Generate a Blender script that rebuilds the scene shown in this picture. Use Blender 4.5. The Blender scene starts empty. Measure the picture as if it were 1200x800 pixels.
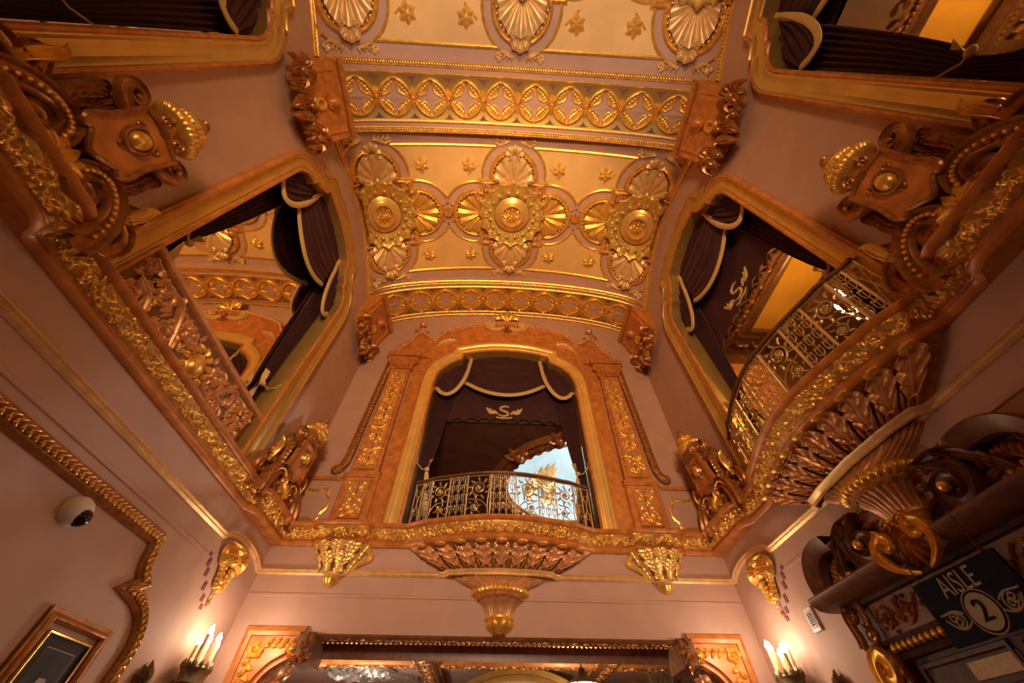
import bpy, math, random
import numpy as np
from mathutils import Vector, Matrix
from mathutils.geometry import tessellate_polygon
random.seed(7); RNG = np.random.default_rng(7)
PI = math.pi; sin, cos = math.sin, math.cos
SC = bpy.context.scene; COL = SC.collection
D = 7.0; W = 4.04; REAR = -5.4; EYE = 1.45          # room: back wall y, side walls x, rear wall y, camera height
R_ = math.radians

# ---------------------------------------------------------------- camera, world, lights, exposure
th, ps, ro = R_(51.596), R_(2.574), R_(0.332)
fwd = Vector((sin(ps)*cos(th), cos(ps)*cos(th), sin(th)))
rt = Vector((cos(ps), -sin(ps), 0)); up = rt.cross(fwd)
rt2 = rt*cos(ro) + up*sin(ro); up2 = up*cos(ro) - rt*sin(ro)
cam = bpy.data.cameras.new('camera'); cam.sensor_width = 36; cam.lens = 36*427.656/1200
cam.clip_start = 0.02; cam.clip_end = 200
co = bpy.data.objects.new('camera', cam); COL.objects.link(co)
m3 = Matrix((rt2, up2, -fwd)).transposed().to_4x4(); m3.translation = (-0.139, 0, 0); co.matrix_world = m3
SC.camera = co
wd = bpy.data.worlds.new('world'); SC.world = wd; wd.use_nodes = True
wd.node_tree.nodes['Background'].inputs[0].default_value = (1.0, 0.62, 0.38, 1)
wd.node_tree.nodes['Background'].inputs[1].default_value = 0.02
vs = SC.view_settings; vs.view_transform = 'Standard'; vs.look = 'None'; vs.gamma = 1; vs.exposure = 0.22; vs.use_curve_mapping = False
def lamp(name, typ, loc, power, col, size=0.3, aim=None, sy=None, spot=None):
    l = bpy.data.lights.new(name, typ); l.energy = power; l.color = col
    if typ == 'AREA':
        l.size = size
        if sy: l.shape = 'RECTANGLE'; l.size_y = sy
    elif typ == 'SPOT': l.shadow_soft_size = size; l.spot_size = spot or 1.6; l.spot_blend = 0.8
    else: l.shadow_soft_size = size
    o = bpy.data.objects.new(name, l); COL.objects.link(o); o.location = loc
    if aim is not None:
        o.rotation_euler = (Vector(aim)-Vector(loc)).to_track_quat('-Z', 'Y').to_euler()
    return o
WARM = (1.0, 0.50, 0.17); AMB = (1.0, 0.56, 0.26); SOFT = (1.0, 0.70, 0.46)
lamp('rear_key_fill', 'SPOT', (0, -4.4, 3.0), 2100, (1.0, .60, .31), 0.7, (0, 6.8, 7.0), None, R_(80))  # unseen spot added behind the camera, no fixture hangs there
lamp('vault_fill_spot', 'SPOT', (0, -1.6, 2.6), 1150, (1.0, .55, .15), 0.35, (0, 4.2, 10.4), None, R_(52))  # added spot without a fixture, throws yellow on the far ceiling bay
lamp('near_bay_fill', 'SPOT', (0, -2.2, 2.2), 900, (1.0, .76, .55), 0.5, (0, -.5, 10), None, R_(64))  # added unseen spot that brightens the near ceiling bay
lamp('lower_wall_fill', 'SPOT', (0, -4.6, 2.0), 640, (1.0, .82, .73), 0.5, (0, 7, 2.0), None, R_(48))  # added unseen spot that brightens the lower back wall
lamp('upper_fill', 'SPOT', (0, -4.6, 5.0), 720, (1.0, .62, .34), 0.8, (0, 2.0, 9.6), None, R_(112))

# ---------------------------------------------------------------- helpers: meshes
class MB:
    """collects vertices and faces; build() links them as ONE mesh object"""
    def __init__(s): s.V = []; s.Q = []; s.T = []; s.n = 0
    def add(s, V, Q=None, T=None):
        V = np.asarray(V, float).reshape(-1, 3)
        if Q is not None and len(Q): s.Q.append(np.asarray(Q, int)+s.n)
        if T is not None and len(T): s.T.append(np.asarray(T, int)+s.n)
        s.V.append(V); s.n += len(V); return s
    def join(s, o, f=None):
        V, Q, T = o.arrays()
        return s.add(V if f is None else f(V), Q, T)
    def arrays(s):
        V = np.concatenate(s.V) if s.V else np.zeros((0, 3))
        Q = np.concatenate(s.Q) if s.Q else np.zeros((0, 4), int)
        T = np.concatenate(s.T) if s.T else np.zeros((0, 3), int)
        return V, Q, T
    def map(s, f):
        V, Q, T = s.arrays(); s.V = [np.asarray(f(V), float)]; s.Q = [Q]; s.T = [T]; return s
    def mesh(s, name, mat, smooth=True, sharp=42):
        V, Q, T = s.arrays(); me = bpy.data.meshes.new(name)
        me.vertices.add(len(V)); me.vertices.foreach_set('co', V.astype(np.float32).ravel())
        nl = Q.size + T.size; me.loops.add(nl)
        me.loops.foreach_set('vertex_index', np.concatenate([Q.ravel(), T.ravel()]).astype(np.int32))
        me.polygons.add(len(Q)+len(T))
        st = np.concatenate([np.arange(len(Q))*4, Q.size+np.arange(len(T))*3]).astype(np.int32)
        me.polygons.foreach_set('loop_start', st)
        me.update(calc_edges=True); me.validate()
        if smooth:
            me.shade_smooth()
            if sharp: me.set_sharp_from_angle(angle=R_(sharp))
        else: me.shade_flat()
        me.materials.append(mat); return me
    def build(s, name, mat, parent=None, smooth=True, sharp=42, stuff=False):
        return link(name, s.mesh(name, mat, smooth, sharp), parent, stuff)
def link(name, me, parent=None, stuff=False):
    o = bpy.data.objects.new(name, me); COL.objects.link(o)
    if parent is not None: o.parent = parent
    if stuff: o['kind'] = 'stuff'
    return o
def tag(o, label, cat, group=None):
    o['label'] = label; o['category'] = cat
    if group: o['group'] = group
    return o
def struct(o): o['kind'] = 'structure'; return o
def gridq(nu, nv, wu=False, wv=False):
    i = np.arange(nu if wu else nu-1); j = np.arange(nv if wv else nv-1)
    I, J = np.meshgrid(i, j, indexing='ij'); I2 = (I+1) % nu; J2 = (J+1) % nv
    return np.stack([I*nv+J, I2*nv+J, I2*nv+J2, I*nv+J2], -1).reshape(-1, 4)
def grid(P, wu=False, wv=False):
    P = np.asarray(P, float); return P.reshape(-1, 3), gridq(P.shape[0], P.shape[1], wu, wv)
def box(x0, x1, y0, y1, z0, z1, b=0.0):
    m = MB()
    if b <= 0:
        V = [(x, y, z) for x in (x0, x1) for y in (y0, y1) for z in (z0, z1)]
        m.add(V, [(0, 1, 3, 2), (4, 6, 7, 5), (0, 4, 5, 1), (2, 3, 7, 6), (0, 2, 6, 4), (1, 5, 7, 3)])
    else:                                       # chamfered towards +z (the face turned to the room)
        V = [(x0, y0, z0), (x1, y0, z0), (x1, y1, z0), (x0, y1, z0), (x0, y0, z1-b), (x1, y0, z1-b), (x1, y1, z1-b), (x0, y1, z1-b),
             (x0+b, y0+b, z1), (x1-b, y0+b, z1), (x1-b, y1-b, z1), (x0+b, y1-b, z1)]
        q = [(0, 3, 2, 1), (8, 9, 10, 11)]
        for a in range(4):
            c = (a+1) % 4; q += [(a, c, 4+c, 4+a), (4+a, 4+c, 8+c, 8+a)]
        m.add(V, q)
    return m
def pathn(P, closed=False):
    """left normals with miter for a 2D path"""
    P = np.asarray(P, float)
    if closed: A = np.roll(P, 1, 0); B = np.roll(P, -1, 0)
    else: A = np.vstack([2*P[0]-P[1], P[:-1]]); B = np.vstack([P[1:], 2*P[-1]-P[-2]])
    t0 = P-A; t1 = B-P
    t0 /= np.maximum(np.linalg.norm(t0, axis=1, keepdims=True), 1e-9); t1 /= np.maximum(np.linalg.norm(t1, axis=1, keepdims=True), 1e-9)
    n0 = np.stack([-t0[:, 1], t0[:, 0]], 1); n1 = np.stack([-t1[:, 1], t1[:, 0]], 1)
    n = n0+n1; n /= np.maximum(np.linalg.norm(n, axis=1, keepdims=True), 1e-9)
    c = np.maximum((n*n0).sum(1), 0.45)
    return n/c[:, None]
def sweep(P, prof, closed=False, m=None):
    """profile (offset to the left, height) swept along a 2D path with mitred corners"""
    P = np.asarray(P, float); N = pathn(P, closed); pr = np.asarray(prof, float)
    V = np.zeros((len(P), len(pr), 3))
    V[:, :, :2] = P[:, None]+N[:, None]*pr[None, :, :1]; V[:, :, 2] = pr[None, :, 1]
    return (m or MB()).add(*grid(V, wu=closed))
RIDGE = [(-1, 0), (-.62, .72), (0, 1), (.62, .72), (1, 0)]
VEIN = [(-1, 0), (-.7, .8), (-.3, .62), (0, 1.0), (.3, .62), (.7, .8), (1, 0)]
FILLET = [(-1, 0), (-1, .8), (-.78, 1), (-.56, .55), (0, .42), (.56, .55), (.78, 1), (1, .8), (1, 0)]
def vol(P, w, h=1.0, prof=RIDGE, m=None, n0=0.0, rise=None):
    """carved stroke: a profile scaled by the local half width w, along a 2D path"""
    P = np.asarray(P, float); w = np.broadcast_to(np.asarray(w, float), (len(P),)); N = pathn(P); pr = np.asarray(prof, float)
    V = np.zeros((len(P), len(pr), 3))
    V[:, :, :2] = P[:, None]+N[:, None]*(pr[None, :, :1]*w[:, None, None])
    V[:, :, 2] = n0+pr[None, :, 1]*w[:, None]*h
    if rise is not None: V[:, :, 2] += np.asarray(rise)[:, None]
    return (m or MB()).add(*grid(V))
def tube(P, r, k=6, m=None, caps=False):
    P = np.asarray(P, float); n = len(P); r = np.broadcast_to(np.asarray(r, float), (n,))
    T = np.gradient(P, axis=0); T /= np.maximum(np.linalg.norm(T, axis=1, keepdims=True), 1e-9)
    ref = np.array([0.31, 0.27, 0.91]); A = np.cross(T, ref); bad = np.linalg.norm(A, axis=1) < .2
    A[bad] = np.cross(T[bad], [1, 0, 0]); A /= np.linalg.norm(A, axis=1, keepdims=True); B = np.cross(T, A)
    a = np.arange(k)*2*PI/k
    V = P[:, None]+r[:, None, None]*(A[:, None]*np.cos(a)[None, :, None]+B[:, None]*np.sin(a)[None, :, None])
    m = m or MB(); m.add(*grid(V, wv=True))
    if caps: m.add(np.vstack([P[:1]-0*T[:1], V[0]]), T=[(0, 1+(i+1) % k, 1+i) for i in range(k)]); m.add(np.vstack([P[-1:], V[-1]]), T=[(0, 1+i, 1+(i+1) % k) for i in range(k)])
    return m
def lathe(prof, k=24, flute=0, amp=0.0, a0=0.0, a1=2*PI, m=None, ax='t', amps=None):
    """prof: (radius, height). flute: number of lobes. axis t = local Y, n = local Z"""
    pr = np.asarray(prof, float); full = abs(a1-a0-2*PI) < 1e-6
    a = np.linspace(a0, a1, k, endpoint=not full)
    am = amp if amps is None else np.asarray(amps)[None, :]
    mod = 1+am*(np.abs(np.cos(flute*a/2))-.6)[:, None] if flute else np.ones((k, 1))
    r = pr[None, :, 0]*mod; h = np.broadcast_to(pr[None, :, 1], r.shape)
    c = np.cos(a)[:, None]*r; s = np.sin(a)[:, None]*r
    V = np.stack([c, h, s], -1) if ax == 't' else np.stack([c, s, h], -1)
    return (m or MB()).add(*grid(V, wu=full))
def ball(c, r, k=8, j=5, m=None, sc=(1, 1, 1)):
    t = np.linspace(-PI/2, PI/2, j+1); pr = [(math.cos(x), math.sin(x)) for x in t]
    b = lathe(pr, k); return (m or MB()).join(b, lambda V: V*np.array(sc)*r+np.array(c))
def poly(outline, holes=(), z=0.0, thick=0.0, m=None):
    """flat polygon in the local XY plane (front at z, sides down to z-thick)"""
    loops = [list(map(tuple, outline))]+[list(map(tuple, h)) for h in holes]
    V = [(x, y, z) for l in loops for x, y in l]
    T = tessellate_polygon([[Vector((x, y, 0)) for x, y in l] for l in loops])
    m = m or MB(); m.add(V, T=[tuple(t) for t in T])
    if thick:
        for l in loops:
            n = len(l); a = np.array(l)
            m.add(np.vstack([np.c_[a, np.full(n, z)], np.c_[a, np.full(n, z-thick)]]), [(i, (i+1) % n, n+(i+1) % n, n+i) for i in range(n)])
    return m
def spiral(cx, cy, r0, r1, a0, turns, n=22):
    t = np.linspace(0, 1, n); r = r0*(r1/r0)**t; a = a0+turns*2*PI*t
    return np.c_[cx+r*np.cos(a), cy+r*np.sin(a)]
def bez(p0, p1, p2, p3, n=12):
    t = np.linspace(0, 1, n)[:, None]; p0, p1, p2, p3 = map(np.array, (p0, p1, p2, p3))
    return (1-t)**3*p0+3*(1-t)**2*t*p1+3*(1-t)*t*t*p2+t**3*p3
def smooth(P, n=40, closed=False):
    """Catmull-Rom through points"""
    P = np.asarray(P, float); k = len(P); out = []
    Q = np.vstack([P[-1:], P, P[:2]]) if closed else np.vstack([2*P[0]-P[1], P, 2*P[-1]-P[-2]])
    segs = k if closed else k-1; per = max(2, n//segs)
    for i in range(segs):
        a, b, c, d = Q[i:i+4]
        for t in np.linspace(0, 1, per, endpoint=False):
            out.append(.5*((2*b)+(c-a)*t+(2*a-5*b+4*c-d)*t*t+(3*b-a-3*c+d)*t**3))
    if not closed: out.append(P[-1])
    return np.array(out)
def taper(n, a=.15, peak=.35, b=.05):
    t = np.linspace(0, 1, n); return np.where(t < peak, a+(1-a)*np.sin(t/peak*PI/2), b+(1-b)*np.cos((t-peak)/(1-peak)*PI/2))
def petal(p, ang, L, wd, curve=0.0, n=7):
    """teardrop stroke leaving p at angle ang, bending by curve"""
    t = np.linspace(0, 1, n); a = ang+curve*t; st = L/(n-1)
    P = np.vstack([[0, 0], np.cumsum(np.c_[np.cos(a[:-1]), np.sin(a[:-1])]*st, 0)])+np.array(p)
    return P, wd*taper(n, .35, .4, .06)
def scroll_st(cx, cy, r, a0, turns, wd, leaves=4, sgn=1):
    """a volute with leaves springing off its back, as strokes"""
    S = spiral(cx, cy, r, r*.16, a0, turns*sgn, 20); st = [(S, wd*np.linspace(1, .55, 20))]
    t = np.linspace(0, 2*PI, 7); e = S[-1]
    st.append((np.c_[e[0]+.02*r*np.cos(t[:4]), e[1]+np.linspace(-.14, .14, 4)*r], r*.17*np.array([.3, 1, 1, .3])))
    for k in range(leaves):
        i = 1+k*3; d = S[min(i+1, 19)]-S[i]; a = math.atan2(d[1], d[0])
        st.append(petal(S[i], a-sgn*.75, r*.72, wd*1.1, sgn*1.3))
    return st
def carve(strokes, h=.8, prof=RIDGE, n0=0.0, m=None):
    m = m or MB()
    for P, w in strokes: vol(P, w, h, prof, m, n0)
    return m
def mirx(st): return [(P*np.array([-1, 1])+0, w) for P, w in st]
def acanthus(L, Wd, lobes=5, seed=0):
    """big leaf as strokes in XY (foot at origin, tip at +Y): midrib and paired curling leaflets with an eye between"""
    st = [(np.c_[np.zeros(9), np.linspace(0, L, 9)], Wd*.15*taper(9, .7, .3, .5))]
    for k in range(lobes):
        f = k/(lobes-1); y = L*(.04+.74*f); ln = Wd*(1.0-.32*f)*.82
        for s in (-1, 1):
            a = PI/2-s*(1.05-.45*f); st.append((lambda q: q)(petal((s*Wd*.04, y), a, ln, Wd*.155, s*.95-s*1.35*(f < .3), 8)))
    return st

def leafsurf(L, Wd, lobes=5, nu=61, nv=27):
    """broad acanthus leaf: scalloped edge, long swept lobes with deep grooves, raised midrib"""
    t = np.linspace(0, 1, nu)[:, None]; q = np.linspace(-1, 1, nv)[None, :]; a = np.abs(q)
    base = np.minimum(1, .55+.9*t)*np.cos(np.clip((t-.55)/.45, 0, 1)*PI/2*.80)**.8
    ph = t*lobes+.35; w = np.abs(np.sin(PI*ph)); sc = 1-.24*(1-w**.7)*a**2
    x = q*Wd/2*base*sc; y = L*(t*.90+.30*a**1.3*np.minimum(1, t*4)*(1-.75*t))
    n = Wd*(.21*w**.8*a**.9*(1-.55*a**3)+.13*np.exp(-(q/.09)**2)+.035*np.cos(PI*2*(2.5*a+ph))*a*w)
    return np.stack([x, y+0*q, n], -1).reshape(-1, 3), gridq(nu, nv)
# ---------------------------------------------------------------- materials
def mat(name, col, metal=0.0, rough=0.5, var=0.12, scale=6.0, bump=0.0, bscale=60.0, sheen=0.0, emit=None, es=0.0, col2=None, spec=None):
    m = bpy.data.materials.new(name); m.use_nodes = True; nt = m.node_tree; b = nt.nodes['Principled BSDF']
    b.inputs['Base Color'].default_value = (*col, 1); b.inputs['Metallic'].default_value = metal; b.inputs['Roughness'].default_value = rough
    if var > 0 or col2:
        tc = nt.nodes.new('ShaderNodeTexCoord'); nz = nt.nodes.new('ShaderNodeTexNoise'); nz.inputs['Scale'].default_value = scale; nz.inputs['Detail'].default_value = 4
        rp = nt.nodes.new('ShaderNodeValToRGB'); e = rp.color_ramp.elements
        c2 = col2 or tuple(min(1, c*(1+var)) for c in col)
        e[0].position = .35; e[1].position = .68; e[0].color = (*[c*(1-var) for c in col], 1); e[1].color = (*c2, 1)
        nt.links.new(tc.outputs['Object'], nz.inputs['Vector']); nt.links.new(nz.outputs['Fac'], rp.inputs['Fac']); nt.links.new(rp.outputs['Color'], b.inputs['Base Color'])
        if bump > 0:
            n2 = nt.nodes.new('ShaderNodeTexNoise'); n2.inputs['Scale'].default_value = bscale; n2.inputs['Detail'].default_value = 3
            bp = nt.nodes.new('ShaderNodeBump'); bp.inputs['Strength'].default_value = bump; bp.inputs['Distance'].default_value = .01
            nt.links.new(tc.outputs['Object'], n2.inputs['Vector']); nt.links.new(n2.outputs['Fac'], bp.inputs['Height']); nt.links.new(bp.outputs['Normal'], b.inputs['Normal'])
    if spec is not None: b.inputs['Specular IOR Level'].default_value = spec
    if sheen: b.inputs['Sheen Weight'].default_value = sheen; b.inputs['Sheen Tint'].default_value = (*[min(1, c*6) for c in col], 1); b.inputs['Sheen Roughness'].default_value = .4
    if emit: b.inputs['Emission Color'].default_value = (*emit, 1); b.inputs['Emission Strength'].default_value = es
    return m
M = dict(
    wall=mat('pink_plaster', (.50, .305, .23), 0, .62, .05, 2.5, .15, 90),
    gold=mat('bright_gold_leaf', (.86, .50, .11), .60, .32, .18, 9, .25, 70),
    gold2=mat('deep_gold_ground', (.50, .25, .055), .5, .42, .25, 14, .3, 80),
    olive=mat('olive_gold_paint', (.56, .36, .11), .62, .30, .10, 3),
    pale=mat('pale_gold', (.82, .56, .26), .45, .40, .12, 8),
    orange=mat('orange_glazed_wood', (.55, .20, .045), .12, .36, .22, 7, .1, 40),
    bronze=mat('brown_bronze_glaze', (.40, .165, .048), .45, .30, .28, 12, .2, 60),
    copper=mat('rosy_copper_leaf', (.66, .34, .15), .42, .38, .16, 10),
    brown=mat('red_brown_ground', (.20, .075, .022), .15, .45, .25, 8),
    yellow=mat('yellow_ceiling_paint', (.74, .47, .18), .05, .55, .08, 1.6, .1, 60),
    amber=mat('amber_ceiling_paint', (.82, .42, .05), .05, .5, .08, 1.6),
    frame=mat('yellow_gold_and_lit_frame', (.84, .54, .16), .5, .32, .08, 4),  # lighter gold; on the middle opening's frame it paints in the light
    dish=mat('greenish_gold', (.70, .50, .14), .5, .38, .15, 9),
    velvet=mat('burgundy_velvet', (.042, .008, .013), 0, .8, .25, 4, .2, 120, sheen=.35),
    fringe=mat('straw_fringe', (.66, .47, .19), .05, .6, .18, 60, .6, 160),
    wood=mat('dark_walnut', (.075, .030, .015), .0, .5, .3, 10, .15, 50, spec=.25),
    midwood=mat('chestnut_wood', (.16, .062, .026), .05, .38, .25, 10, .1, 50),
    iron=mat('gilded_iron', (.52, .36, .15), .65, .38, .15, 20),
    plum=mat('plum_paint_and_shadow', (.20, .06, .07), 0, .6, .1, 10),
    carpet=mat('dark_red_carpet', (.16, .03, .03), 0, .9, .3, 30),
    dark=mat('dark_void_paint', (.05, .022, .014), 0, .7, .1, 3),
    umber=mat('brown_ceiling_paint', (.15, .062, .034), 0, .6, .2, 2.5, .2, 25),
    mirror=mat('silvered_glass', (.88, .80, .70), 1.0, .015, 0),
    white=mat('white_plastic', (.78, .76, .74), 0, .35, .02, 5),
    black=mat('black_glass', (.012, .012, .014), 0, .08, 0),
    navy=mat('navy_felt', (.010, .014, .026), 0, .85, .2, 20, spec=.1),
    letter=mat('dull_gold_letter', (.27, .20, .09), .1, .55, .08, 12),
    brass=mat('engraved_brass', (.27, .17, .085), .5, .42, .12, 40, .4, 120),
    candle=mat('cream_candle', (.72, .52, .26), 0, .45, .08, 20),
    flame=mat('lit_flame_bulb', (1, .9, .75), 0, .3, 0, emit=(1, .80, .55), es=26),
    tin=mat('tarnished_gilt', (.20, .14, .07), .6, .45, .3, 30, .3, 60),
    sky=mat('pale_blue_dome_paint', (.50, .68, .76), 0, .7, .08, 2),
    grey=mat('grey_jamb_paint', (.55, .48, .45), 0, .5, .05, 3),
    silver=mat('aged_silver_gilt', (.55, .50, .44), .6, .35, .3, 14, .2, 60),
    crystal=mat('cut_crystal', (.9, .88, .85), .3, .08, 0, emit=(1, .85, .6), es=.6),
    photo=mat('old_photo_print', (.030, .024, .023), 0, .6, .4, 4, spec=.15),
    skin=mat('faded_print_face', (.30, .21, .17), 0, .5, .15, 12),
    matb=mat('dark_photo_mount', (.045, .032, .031), 0, .7, .1, 4, spec=.15),
    shade=mat('lit_lamp_glass', (.9, .8, .6), 0, .3, 0, emit=(1, .82, .52), es=2.2),
    leafg=mat('dry_olive_fronds', (.13, .12, .06), 0, .6, .3, 12),
    cream=mat('aged_cream_paint', (.55, .40, .22), 0, .55, .1, 3),
)

# ---------------------------------------------------------------- walls' own frames: local X along, Y up, Z out into the room
RZ = dict(back=0.0, left=PI/2, right=-PI/2)
def wpos(wall, s, t, n=0.0):
    return {'back': (s, D-n, t), 'left': (-W+n, s, t), 'right': (W-n, -s, t)}[wall]
def empty(name, loc, rot=(0, 0, 0)):
    o = bpy.data.objects.new(name, None); COL.objects.link(o); o.location = loc; o.rotation_euler = rot; o.empty_display_size = .1
    return o
def thing(name, label, cat, wall, s, t, n=0.0, group=None):
    return tag(empty(name, wpos(wall, s, t, n), (PI/2, 0, RZ[wall])), label, cat, group)
def onwall(o, wall, s=0, t=0, n=0):
    o.location = wpos(wall, s, t, n); o.rotation_euler = (PI/2, 0, RZ[wall]); return o
def dup(root, loc=None, rot=None, label=None, group=None):
    def cp(o, par):
        c = o.copy(); COL.objects.link(c)
        if par is not None: c.parent = par
        for ch in o.children: cp(ch, c)
        return c
    r = cp(root, None)
    if loc is not None: r.location = loc
    if rot is not None: r.rotation_euler = rot
    if label: r['label'] = label
    if group: r['group'] = group
    return r

# ================================================================ STRUCTURE
SIDE = [(1.5, 3.1), (1.5, 7.2), (1.47, 7.36), (1.39, 7.52), (1.26, 7.62), (1.17, 7.64), (1.14, 7.80), (1.02, 7.87), (.90, 8.0), (.86, 8.05), (.82, 8.24), (.4, 8.36), (0, 8.40)]
CENT = [(1.88, 3.1), (1.88, 6.95), (1.85, 7.2), (1.75, 7.45), (1.58, 7.66), (1.42, 7.78), (1.25, 7.88), (1.20, 8.12), (.8, 8.24), (.4, 8.31), (0, 8.33)]
def winpath(half, c=0.0):
    L = [(c-a, b) for a, b in half]; return L+[(2*c-a, b) for a, b in L[-2::-1]]
YC, YN = 3.43, -1.5            # centres of the box openings on the side walls (far one, near one)
YB, HB, PER = 3.64, 2.03, 5.42  # ceiling bay centre, half length, spacing
ZC = 10.5
def ze_of(y):
    k = np.abs((np.asarray(y)-YB+PER/2) % PER-PER/2)
    return 8.95+.62*np.where(k < HB, np.cos(PI/2*np.minimum(k, HB)/HB), 0)
def arctable(a, h):
    f = np.linspace(0, PI/2, 600); d = np.sqrt((a*np.cos(f))**2+(h*np.sin(f))**2); L = np.r_[0, np.cumsum((d[1:]+d[:-1])/2*(f[1]-f[0]))]; return f, L
CF, CL = arctable(W, 1.2); UT = CL[-1]
RF, RL = arctable(4.02, 1.1); UR = RL[-1]
def ceil(V):
    u, y, n = V[:, 0], V[:, 1], V[:, 2]; f = np.interp(np.abs(u), CL, CF)*np.sign(u); z0 = ze_of(y); h = ZC-z0
    nx, nz = -h*np.sin(f), -W*np.cos(f); q = np.hypot(nx, nz)
    return np.stack([W*np.sin(f)+n*nx/q, y, z0+h*np.cos(f)+n*nz/q], 1)
def rib(V):
    u, v, n = V[:, 0], V[:, 1], V[:, 2]; f = np.interp(np.abs(u), RL, RF)*np.sign(u)
    nx, nz = -1.1*np.sin(f), -4.02*np.cos(f); q = np.hypot(nx, nz)
    return np.stack([4.02*np.sin(f)+n*nx/q, v, 9.1+1.1*np.cos(f)+n*nz/q], 1)

struct(box(-W-.3, W+.3, REAR-.3, D+.3, -EYE-.2, -EYE).build('floor', M['carpet'], smooth=False))
# side walls with their two box openings each, back wall with the box opening and the lobby opening
def wall(name, side, outline, holes):
    o = onwall(poly(outline, holes).build(name, M['wall'], smooth=False), side); return struct(o)
wall('wall_left', 'left', [(REAR, -EYE), (D, -EYE), (D, 10.2), (REAR, 10.2)], [winpath(SIDE, YC), winpath(SIDE, YN)])
wall('wall_right', 'right', [(-D, -EYE), (-REAR, -EYE), (-REAR, 10.2), (-D, 10.2)], [winpath(SIDE, -YC), winpath(SIDE, -YN)])
LOB = [(-3.42, -EYE), (-3.42, .7), (-3.36, .95), (-3.2, 1.15), (-2.98, 1.27), (-2.88, 1.32), (-2.88, 1.56)]
LOBP = LOB+[(-a, b) for a, b in LOB[::-1]]
wb = wall('wall_back', 'back', [(-W, -EYE)]+LOBP+[(W, -EYE), (W, 10.6), (-W, 10.6)], [winpath(CENT)])
struct(box(-W, W, REAR-.2, REAR, -EYE, 10.6).build('wall_rear', M['wall'], smooth=False))

# ceiling vault
us = np.linspace(-UT, UT, 81); ys = np.linspace(REAR, D, 100)
U, Y = np.meshgrid(us, ys, indexing='ij')
cm = MB().add(*grid(np.stack([U, Y, 0*U], -1))).map(ceil)
CEIL = struct(cm.build('ceiling', M['wall'], sharp=None))
SPC = 3.62                                  # medallion spacing along the arc
def q4(a, r, d, n=18):                      # closed outline: square of half side a joined with four circles r at distance d
    h = math.sqrt(max(r*r-(a-d)**2, 0)); f = math.atan2(h, a-d); P = []
    for k in range(4):
        R = np.array([[cos(k*PI/2), -sin(k*PI/2)], [sin(k*PI/2), cos(k*PI/2)]]); t = np.linspace(-f, f, n)
        L = np.c_[d+r*np.cos(t), r*np.sin(t)]
        P.append((np.vstack([L, [[a, a]]]))@R.T)
    return np.vstack(P)
def keep(mb, f):                            # drop the faces whose centre fails f
    V, Q, T = mb.arrays()
    if len(Q): Q = Q[f(V[Q].mean(1))]
    if len(T): T = T[f(V[T].mean(1))]
    m = MB(); m.V = [V]; m.Q = [Q]; m.T = [T]; m.n = len(V)
    return m
INNER = q4(.86, .60, 1.02); OUTER = q4(.92, .85, 1.04)
def sd_out(u, v, a=.92, r=.85, d=1.04):
    x, y = np.abs(u), np.abs(v); x = np.minimum(x, np.abs(np.abs(u)-SPC))
    return np.minimum(np.maximum(x-a, y-a), np.minimum(np.hypot(x-d, y)-r, np.hypot(x, y-d)-r))
VL = 1.72
def bay(yb):
    sh = lambda V: ceil(V+np.array([0, yb, 0]))
    nu, nv = 260, 96
    u = np.linspace(-UT+.12, UT-.12, nu); v = np.linspace(-VL, VL, nv); U, Vv = np.meshgrid(u, v, indexing='ij')
    g = keep(MB().add(*grid(np.stack([U, Vv, 0*U+.012], -1))), lambda c: sd_out(c[:, 0], c[:, 1]) > 0)
    g.map(sh).build('painted_field', M['yellow'], CEIL, sharp=None)
    # thin outer gold lines round the fields
    m = MB()
    pr = [(-.035, .01), (-.03, .035), (0, .05), (.03, .035), (.035, .01)]
    for k in (-1, 0, 1):
        s = sweep(OUTER, pr, True)
        s = keep(s, lambda c: (np.abs(c[:, 0]) < SPC/2-.02) & (np.abs(c[:, 1]) < VL+.02) & (np.abs(c[:, 0]+k*SPC) < UT-.1))
        m.join(s, lambda V: V+np.array([k*SPC, 0, 0]))
    for sv in (-1, 1):
        for a, b in ((.50, SPC-.50), (-SPC+.50, -.50)):
            m.join(sweep(np.c_[np.linspace(a, b, 24), np.full(24, sv*VL)], pr))
    m.map(sh).build('field_moulding', M['gold'], CEIL)
    fl = MB()
    for k in (-1, 0, 1):
        for sx in (-1, 1):
            if k and sx == k: continue
            for sy in (-1, 1):
                c = np.array([k*SPC+sx*1.2, sy*1.25]); f1 = MB()
                for j in range(6): P, w = petal(c, j*PI/3+.3, .20, .07, .5, 6); vol(P, w, 1.4, RIDGE, f1, .02)
                ball((c[0], c[1], .08), .065, 7, 4, f1)
                for d in (0, 1):
                    a = math.atan2(-sy, -sx); vol(bez(c, c+np.array([-sx*.16*(1-d), -sy*.16*d])*1.2, c+np.array([-sx*.2, -sy*.02] if d else [-sx*.02, -sy*.2]), c+np.array([-sx*.24, sy*.02] if d == 0 else [sx*.02, -sy*.24]), 9), .03, 1.2, RIDGE, f1)
                f1.map(sh).build('corner_flower', M['frame'], CEIL, stuff=True)
    # beaded border against the side walls
    for s in (-1, 1):
        b = MB(); u0 = s*(UT-.07)
        yy = np.linspace(-HB, HB, 40)
        for o, r in ((0, .035), (-.085*s, .02)):
            tube(np.c_[np.full(40, u0+o), yy, np.full(40, .02)], r, 6, b)
        for t in np.linspace(-HB+.03, HB-.03, 64): ball((u0-.04*s, t, .035), .024, 6, 4, b)
        b.map(sh).build('beaded_border', M['gold'], CEIL, stuff=True)
bay(YB); bay(YB-PER)

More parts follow.
